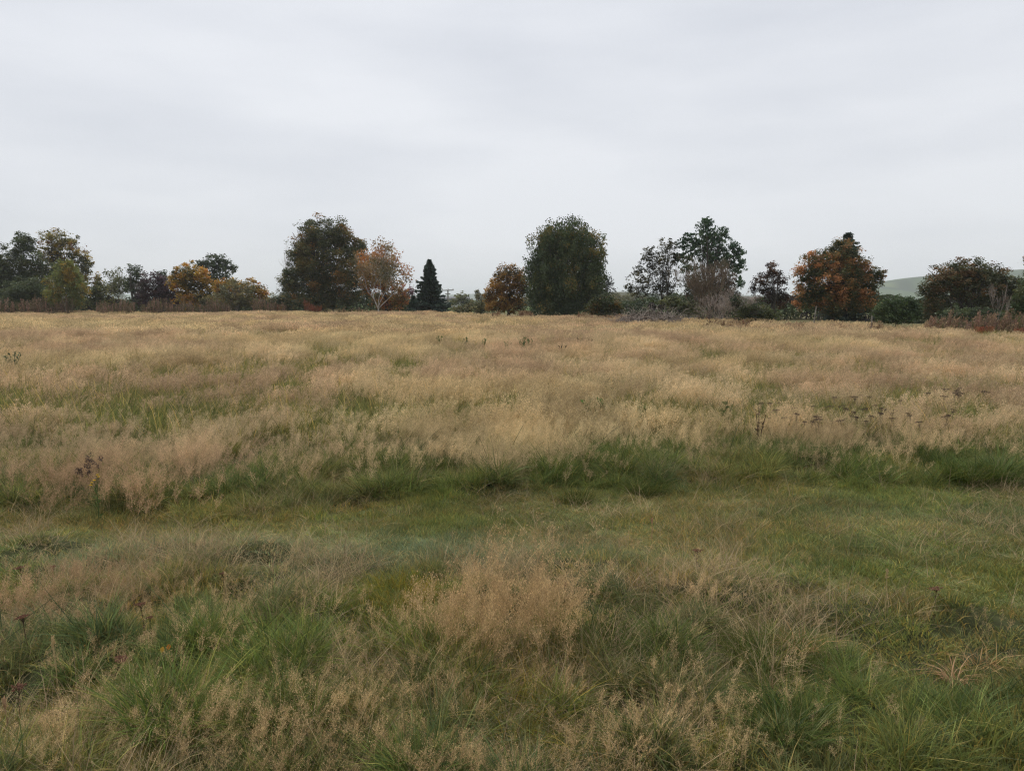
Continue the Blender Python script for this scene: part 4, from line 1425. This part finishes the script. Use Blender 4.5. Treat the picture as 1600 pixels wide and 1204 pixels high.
def place_yarrow(px, py, H, label, group, sc=1.0, meshes=ym, q=None):
    if group is None:
        H = H * 0.62
    X, Y, Z = top_at(px, py, H)
    e = empty("yarrow_plant", (X, Y, Z), label, "dead flower", group)
    e.rotation_euler = (rng.normal() * 0.16, rng.normal() * 0.16, rng.random() * 6.28)
    sc = sc * rng.uniform(0.6, 1.3)
    s = H / 0.52
    e.scale = (sc, sc, s)
    m = meshes[q if q is not None else rng.integers(0, len(meshes))]
    for nm, me in zip(("stem", "flower_head"), m):
        o = bpy.data.objects.new(nm, me)
        o["kind"] = "stuff"
        scene.collection.objects.link(o)
        o.parent = e
    return e


UMB = [(1187, 625), (1207, 626), (1222, 636), (1237, 633), (1298, 630), (1305, 629), (1310, 614), (1329, 617), (1342, 613), (1350, 615), (1354, 614), (1310, 634), (1318, 637), (1273, 631), (1283, 641), (1281, 645), (1299, 629), (1322, 639), (1347, 633), (1356, 631), (1366, 630), (1377, 634), (1388, 633), (1386, 638), (1402, 641), (1405, 645), (1392, 651), (1414, 622), (1419, 648), (1430, 648), (1454, 655), (1348, 640), (1335, 638), (1355, 642), (1328, 648), (1333, 647), (1352, 652), (1371, 645), (1381, 643), (1219, 624), (1235, 640), (1245, 641), (1255, 652), (1262, 648), (1287, 652), (1479, 634), (1486, 637), (1481, 642), (1474, 642), (1194, 646), (1318, 628), (1362, 637), (1342, 644), (1326, 641)]
for px, py in UMB:
    if px < 1260:
        lab, grp = "brown dead yarrow in the loose scatter left of the dense dark patch", "dead yarrow left of the dense patch"
    elif px > 1470:
        lab, grp = "dark dead yarrow in the small separate knot right of the dense patch", "knot of dead yarrow right of the dense patch"
    elif px > 1410:
        lab, grp = "dead yarrow on the thin right fringe of the dense dark patch", "dead yarrow on the right fringe"
    elif py < 620:
        lab, grp = "dead yarrow standing highest behind the dense dark patch", "dead yarrow behind the dense patch"
    else:
        lab, grp = "dark brown flat topped dead yarrow inside the dense patch right of centre", "dead yarrow in the dense patch"
    place_yarrow(px, py, rng.uniform(0.34, 0.45), lab, grp, 0.66)
UMB2 = [(1512, 596), (1480, 600), (1500, 604), (1515, 600), (1490, 608), (1462, 606), (1525, 606), (1475, 612), (1505, 612)]
for px, py in UMB2:
    place_yarrow(px, py, rng.uniform(0.42, 0.50), "dark dead yarrow in the smaller far patch near the right edge", "dead yarrow in the far right patch", 0.9)
yr = []
for q in range(3):
    st, hd = yarrow_meshes(0.40, 0.022, (0.17, 0.09, 0.06), (0.09, 0.065, 0.04))
    yr.append((st.mesh("stem", M_WEED), hd.mesh("flower_head", M_WEED)))
for px, py, H, lab in ((36, 853, 0.40, "red brown yarrow head nearest the left end of the path"), (77, 859, 0.36, "red brown yarrow beside the leftmost head at the path edge"), (42, 962, 0.42, "rusty yarrow head at the left edge, halfway up the foreground"),
                       (222, 931, 0.38, "reddish yarrow in the left foreground, left of the pair"), (234, 945, 0.35, "reddish yarrow in the left foreground, right of the pair"), (22, 1012, 0.46, "tall dark stemmed yarrow at the left edge of the foreground"), (170, 1010, 0.34, "small rusty yarrow left of the yellow leaves"),
                       (350, 862, 0.34, "dark small yarrow head on the rim of the path left of centre"), (60, 1175, 0.45, "dark red yarrow in the bottom left corner"), (882, 876, 0.36, "single dark yarrow right of the tall pale grass clump"), (1090, 858, 0.30, "tiny brown yarrow on the path right of centre"), (1468, 912, 0.25, "flat red brown yarrow head in the right foreground turf")):
    place_yarrow(px, py, H, lab, None, 1.0, yr)


def leafy_plant(px, py, H, label, name="thistle_plant", cat="weed", col=(0.17, 0.20, 0.085), stems=5, leafs=0.045, n=56, group=None):
    H = H * 0.86
    X, Y, Z = top_at(px, py, H)
    e = empty(name, (X, Y, Z), label, cat, group)
    st, lf = Geo(), Geo()
    for s in range(stems):
        a = rng.random() * 6.28
        l = rng.uniform(0.05, 0.3)
        pts = np.array([[0, 0, -0.02], [math.cos(a) * l * H * 0.4, math.sin(a) * l * H * 0.4, H * 0.5], [math.cos(a) * l * H, math.sin(a) * l * H, H * rng.uniform(0.85, 1.0)]])
        tube(st, pts, [0.006, 0.005, 0.003], np.array(col) * 0.9, 4)
        m = n // stems
        t = rng.uniform(0.25, 1, m)
        q = np.stack([np.interp(t, [0, 0.5, 1], pts[:, c]) for c in range(3)], 1)
        th = rng.random(m) * 6.28
        d = np.stack([np.cos(th), np.sin(th), np.full(m, 0.7)], 1)
        leaves(lf, q + d * leafs * 0.35, leafs, pick_colours([(*col, 1)], m, jit=0.3), 1.5, d)
    st.build("stem", M_WEED, e)
    lf.build("leaves", M_WEED, e)
    return e


leafy_plant(686, 524, 0.62, "bright green leafy weed, leftmost of the row in the far centre meadow", col=(0.09, 0.13, 0.03))
leafy_plant(728, 526, 0.58, "small green weed just right of the bright green leafy weed")
leafy_plant(755, 529, 0.56, "low spreading green weed in the middle of the far centre row", stems=6)
leafy_plant(792, 531, 0.60, "upright green weed left of the broad weed clump in the far centre")
leafy_plant(817, 525, 0.68, "broad clump of green weeds, largest in the far centre row", stems=8, n=90)
leafy_plant(830, 528, 0.60, "grey green weed at the right side of the broad clump")
leafy_plant(877, 536, 0.55, "dark thin weed right of the broad clump in the far centre", col=(0.05, 0.05, 0.03))
leafy_plant(906, 530, 0.60, "pale tan bent weed, first of the two right of centre", col=(0.22, 0.18, 0.10), stems=3)
leafy_plant(922, 530, 0.60, "pale tan bent weed, second of the two right of centre", col=(0.22, 0.18, 0.10), stems=3)
leafy_plant(918, 628, 0.45, "green leaved seedling in the middle meadow, left of the pair", col=(0.08, 0.13, 0.035), leafs=0.06)
leafy_plant(936, 626, 0.46, "green leaved seedling in the middle meadow, right of the pair", col=(0.08, 0.13, 0.035), leafs=0.06)
leafy_plant(258, 505, 0.75, "single dark stalk standing above the far left meadow", name="dock_plant", col=(0.06, 0.05, 0.03), stems=1, n=16)
leafy_plant(20, 553, 0.62, "dark green bramble spray at the left edge of the meadow", name="bramble", col=(0.12, 0.15, 0.08), stems=9, n=110)
leafy_plant(1188, 636, 0.55, "dark reddish dock stem left of the dead yarrow patch", name="dock_plant", col=(0.16, 0.11, 0.07), stems=3, n=26, leafs=0.03)
leafy_plant(1136, 628, 0.52, "brown green dock among the grass left of the yarrow patch", name="dock_plant", col=(0.14, 0.15, 0.06), stems=3, n=40, leafs=0.045)
leafy_plant(1010, 632, 0.48, "slender olive dock in the middle meadow right of centre", name="dock_plant", col=(0.16, 0.18, 0.07), stems=2, n=40, leafs=0.045)


def thistle():
    X, Y, Z = top_at(133, 709, 0.38)
    e = empty("thistle_plant", (X, Y, Z), "dead dark brown branching thistle left of the yellow ragwort", "dead weed")
    b = Branches()
    b.grow([0, 0, -0.02], [0.02, 0, 1], 0.30, 0.004, 4, 0.38, 0.30, 3, 0.62, 0.06, col=(0.20, 0.15, 0.12), minr=0.0010)
    tips = np.array(b.tips)
    sc = 0.38 / tips[:, 2].max()
    b.g.v = [v * sc for v in b.g.v]
    b.g.build("stem", M_WEED, e)
    g2 = Geo()
    q = np.repeat(tips * sc, 2, 0) + rng.normal(size=(len(tips) * 2, 3)) * 0.008
    leaves(g2, q, 0.014, pick_colours([(0.10, 0.07, 0.06, 1), (0.15, 0.11, 0.085, 0.6)], len(q)), 1.2)
    g2.build("seed_head", M_WEED, e)


thistle()


def ragwort():
    X, Y, Z = top_at(149, 735, 0.36)
    e = empty("ragwort_plant", (X, Y, Z), "green stemmed ragwort with a few yellow flowers at the left", "wild flower")
    e.scale = (0.72, 0.72, 0.72)
    st, lf = Geo(), Geo()
    heads = [(-0.045, 0.0, 0.42), (0.012, 0.01, 0.50), (0.035, -0.01, 0.485), (-0.03, 0.02, 0.44), (-0.055, 0, 0.395)]
    tube(st, [[0, 0, -0.02], [0.004, 0, 0.2], [0, 0, 0.34]], [0.006, 0.005, 0.004], (0.12, 0.16, 0.06), 6)
    for h in heads:
        tube(st, [[0, 0, 0.30], [h[0] * 0.5, h[1] * 0.5, h[2] * 0.88], h], [0.003, 0.0024, 0.002], (0.12, 0.17, 0.06), 4)
    n = 30
    t = rng.uniform(0.02, 0.36, n)
    th = rng.random(n) * 6.28
    q = np.stack([np.cos(th) * 0.02, np.sin(th) * 0.02, t], 1)
    leaves(lf, q, 0.03, pick_colours([(0.09, 0.13, 0.04, 1)], n), 1.5, np.stack([np.cos(th), np.sin(th), np.full(n, 0.4)], 1))
    st.build("stem", M_WEED, e)
    lf.build("leaves", M_WEED, e)
    for h in heads:
        fl = Geo()
        m = 13
        for i in range(m):
            a = 6.283 * i / m
            d = np.array([math.cos(a), math.sin(a), 0.15])
            s = np.array([-math.sin(a), math.cos(a), 0])
            L = 0.017
            v = [d * 0.004, d * L * 0.6 + s * 0.003, d * L, d * L * 0.6 - s * 0.003]
            fl.add(v, [[0, 1, 2, 3]], (0.75, 0.55, 0.02))
        fo = fl.build("flower", M_WEED, e, loc=h)
        c2 = Geo()
        tube(c2, [[0, 0, -0.006], [0, 0, 0.0], [0, 0, 0.005]], [0.002, 0.006, 0.003], (0.55, 0.30, 0.02), 8)
        c2.build("flower_centre", M_WEED, fo)


ragwort()


def tussock(px, py, rad, h, n, label, tint, w=0.0036, lean=0.9):
    X, Y, Z = gpt(px, py)
    gg = Geo()
    blades(gg, n, rad, h, w, lean, [(tint[0] * a, tint[1] * b, tint[2] * c, d) for a, b, c, d in GREENMIX], wind=0.05, segs=4, droop=0.8)
    o = gg.build("grass_tussock", M_WEED, loc=(X, Y, Z))
    tag(o, label, "grass tussock")
    return o


tussock(1515, 752, 0.22, 0.163, 1350, "large dark green drooping tussock on the far rim of the path at the right", (0.085, 0.114, 0.026), 0.0045)
tussock(240, 782, 0.16, 0.150, 900, "dark tussock on the far rim of the path at the left, right of the ragwort", (0.085, 0.100, 0.029))
tussock(1010, 765, 0.16, 0.136, 780, "dark green tussock on the far rim of the path right of centre", (0.085, 0.107, 0.031))
tussock(900, 778, 0.14, 0.109, 630, "low green tussock on the far rim of the path near the centre", (0.102, 0.120, 0.036))
tussock(265, 1150, 0.13, 0.231, 630, "tussock of long bright green arching blades in the left foreground", (0.145, 0.200, 0.055), 0.0045, 0.8)
tussock(810, 1120, 0.18, 0.177, 1050, "yellow green fine bladed tussock below the tall pale clump", (0.204, 0.194, 0.043), 0.0035)
tussock(620, 935, 0.18, 0.122, 780, "yellow green tussock on the near rim of the path left of centre", (0.204, 0.187, 0.036), 0.0035)
tussock(1195, 1030, 0.16, 0.136, 900, "dark green tussock in the right foreground left of the straw patch", (0.102, 0.126, 0.036), 0.004)
tussock(1240, 818, 0.14, 0.048, 630, "small dark tuft standing on the path at the right", (0.085, 0.126, 0.036), 0.004)
tussock(1225, 1150, 0.14, 0.116, 780, "deep green tussock at the bottom of the right foreground", (0.085, 0.120, 0.036), 0.004)
tussock(945, 1010, 0.14, 0.177, 720, "dark green tussock at the right side of the tall pale clump", (0.085, 0.114, 0.036), 0.004)


def stalk(px, ytop, ybase, label, col=(0.50, 0.38, 0.2)):
    X, Y, Z = gpt(px, ybase)
    ang = math.atan((ytop - H0 / 2) / FPX) + PITCH
    zt = CAMZ - math.tan(ang) * Y
    H = max(zt - Z, 0.15)
    gg = Geo()
    tube(gg, [[0, 0, -0.02], [0.004, 0, H * 0.5], [-0.004, 0.0, H]], [0.0026, 0.0022, 0.0013], col, 5)
    n = 26
    s = rng.uniform(0.8, 1.0, n)
    q = np.stack([rng.normal(size=n) * 0.003, rng.normal(size=n) * 0.003, s * H], 1)
    leaves(gg, q, 0.012, np.tile(col, (n, 1)), 1.6, np.tile([0, 0, 1.0], (n, 1)))
    tag(gg.build("grass_stalk", M_WEED, loc=(X, Y, Z)), label, "grass stalk")


stalk(90, 992, 1088, "tall pale straw stalk standing alone in the left foreground")
stalk(355, 895, 965, "thin pale straw stalk beside the pale seeding patch left of centre")
stalk(1382, 888, 962, "single pale straw stalk in the right foreground")
stalk(12, 1090, 1150, "pale straw stalk at the left edge low in the foreground", (0.42, 0.28, 0.17))
stalk(1018, 812, 838, "short pinkish straw stalk standing on the path right of centre", (0.46, 0.27, 0.18))


def straw_patch(px, py, r, label, col):
    X, Y, Z = gpt(px, py)
    gg = Geo()
    blades(gg, 60, r, 0.12, 0.0035, 2.4, [(*col, 1), (col[0] * 0.7, col[1] * 0.65, col[2] * 0.6, 1)], droop=1.2, hvar=0.4)
    tag(gg.build("straw_patch", M_WEED, loc=(X, Y, Z + 0.05)), label, "dead grass")


straw_patch(1250, 1025, 0.06, "flattened orange straw patch in the middle of the right foreground", (0.40, 0.26, 0.11))
straw_patch(1530, 1040, 0.07, "flattened straw patch at the far right of the foreground", (0.40, 0.27, 0.13))
straw_patch(1490, 1062, 0.04, "small pinkish straw patch left of the far right straw", (0.42, 0.26, 0.15))
for px, py, lab in ((252, 1028, "yellow fallen leaf, left of two in the left foreground"), (262, 1022, "orange fallen leaf, right of two in the left foreground")):
    X, Y, Z = top_at(px, py, 0.14)
    gg = Geo()
    t = np.linspace(0, 1, 6)
    w = np.sin(t * np.pi) ** 0.8 * 0.008
    v = np.concatenate([np.stack([-w, 0.004 * np.sin(t * 3), t * 0.032], 1), np.stack([w, 0.004 * np.sin(t * 3) + 0.004, t * 0.032], 1)])
    gg.add(v, [[i, i + 6, i + 7, i + 1] for i in range(5)], (0.42, 0.26, 0.05) if px < 255 else (0.42, 0.18, 0.04))
    o = gg.build("fallen_leaf", M_WEED, loc=(X, Y, Z + 0.13))
    o.rotation_euler = (0.2, 0.3, 0.2)
    tag(o, lab, "leaf")

# ------------------------------------------------------------------ haze
gg = Geo()
box(gg, -7200, 7200, -7200, 7200, -6.0, 56)
hm = bpy.data.materials.new("haze")
hm.use_nodes = True
t = hm.node_tree
t.nodes.clear()
ho = N(t, "ShaderNodeOutputMaterial")
pv = N(t, "ShaderNodeVolumePrincipled")
pv.inputs["Color"].default_value = (0.93, 0.96, 1.0, 1)
pv.inputs["Density"].default_value = 0.00030
t.links.new(pv.outputs[0], ho.inputs["Volume"])
haze = gg.build("haze", hm)
tag(haze, kind="stuff")
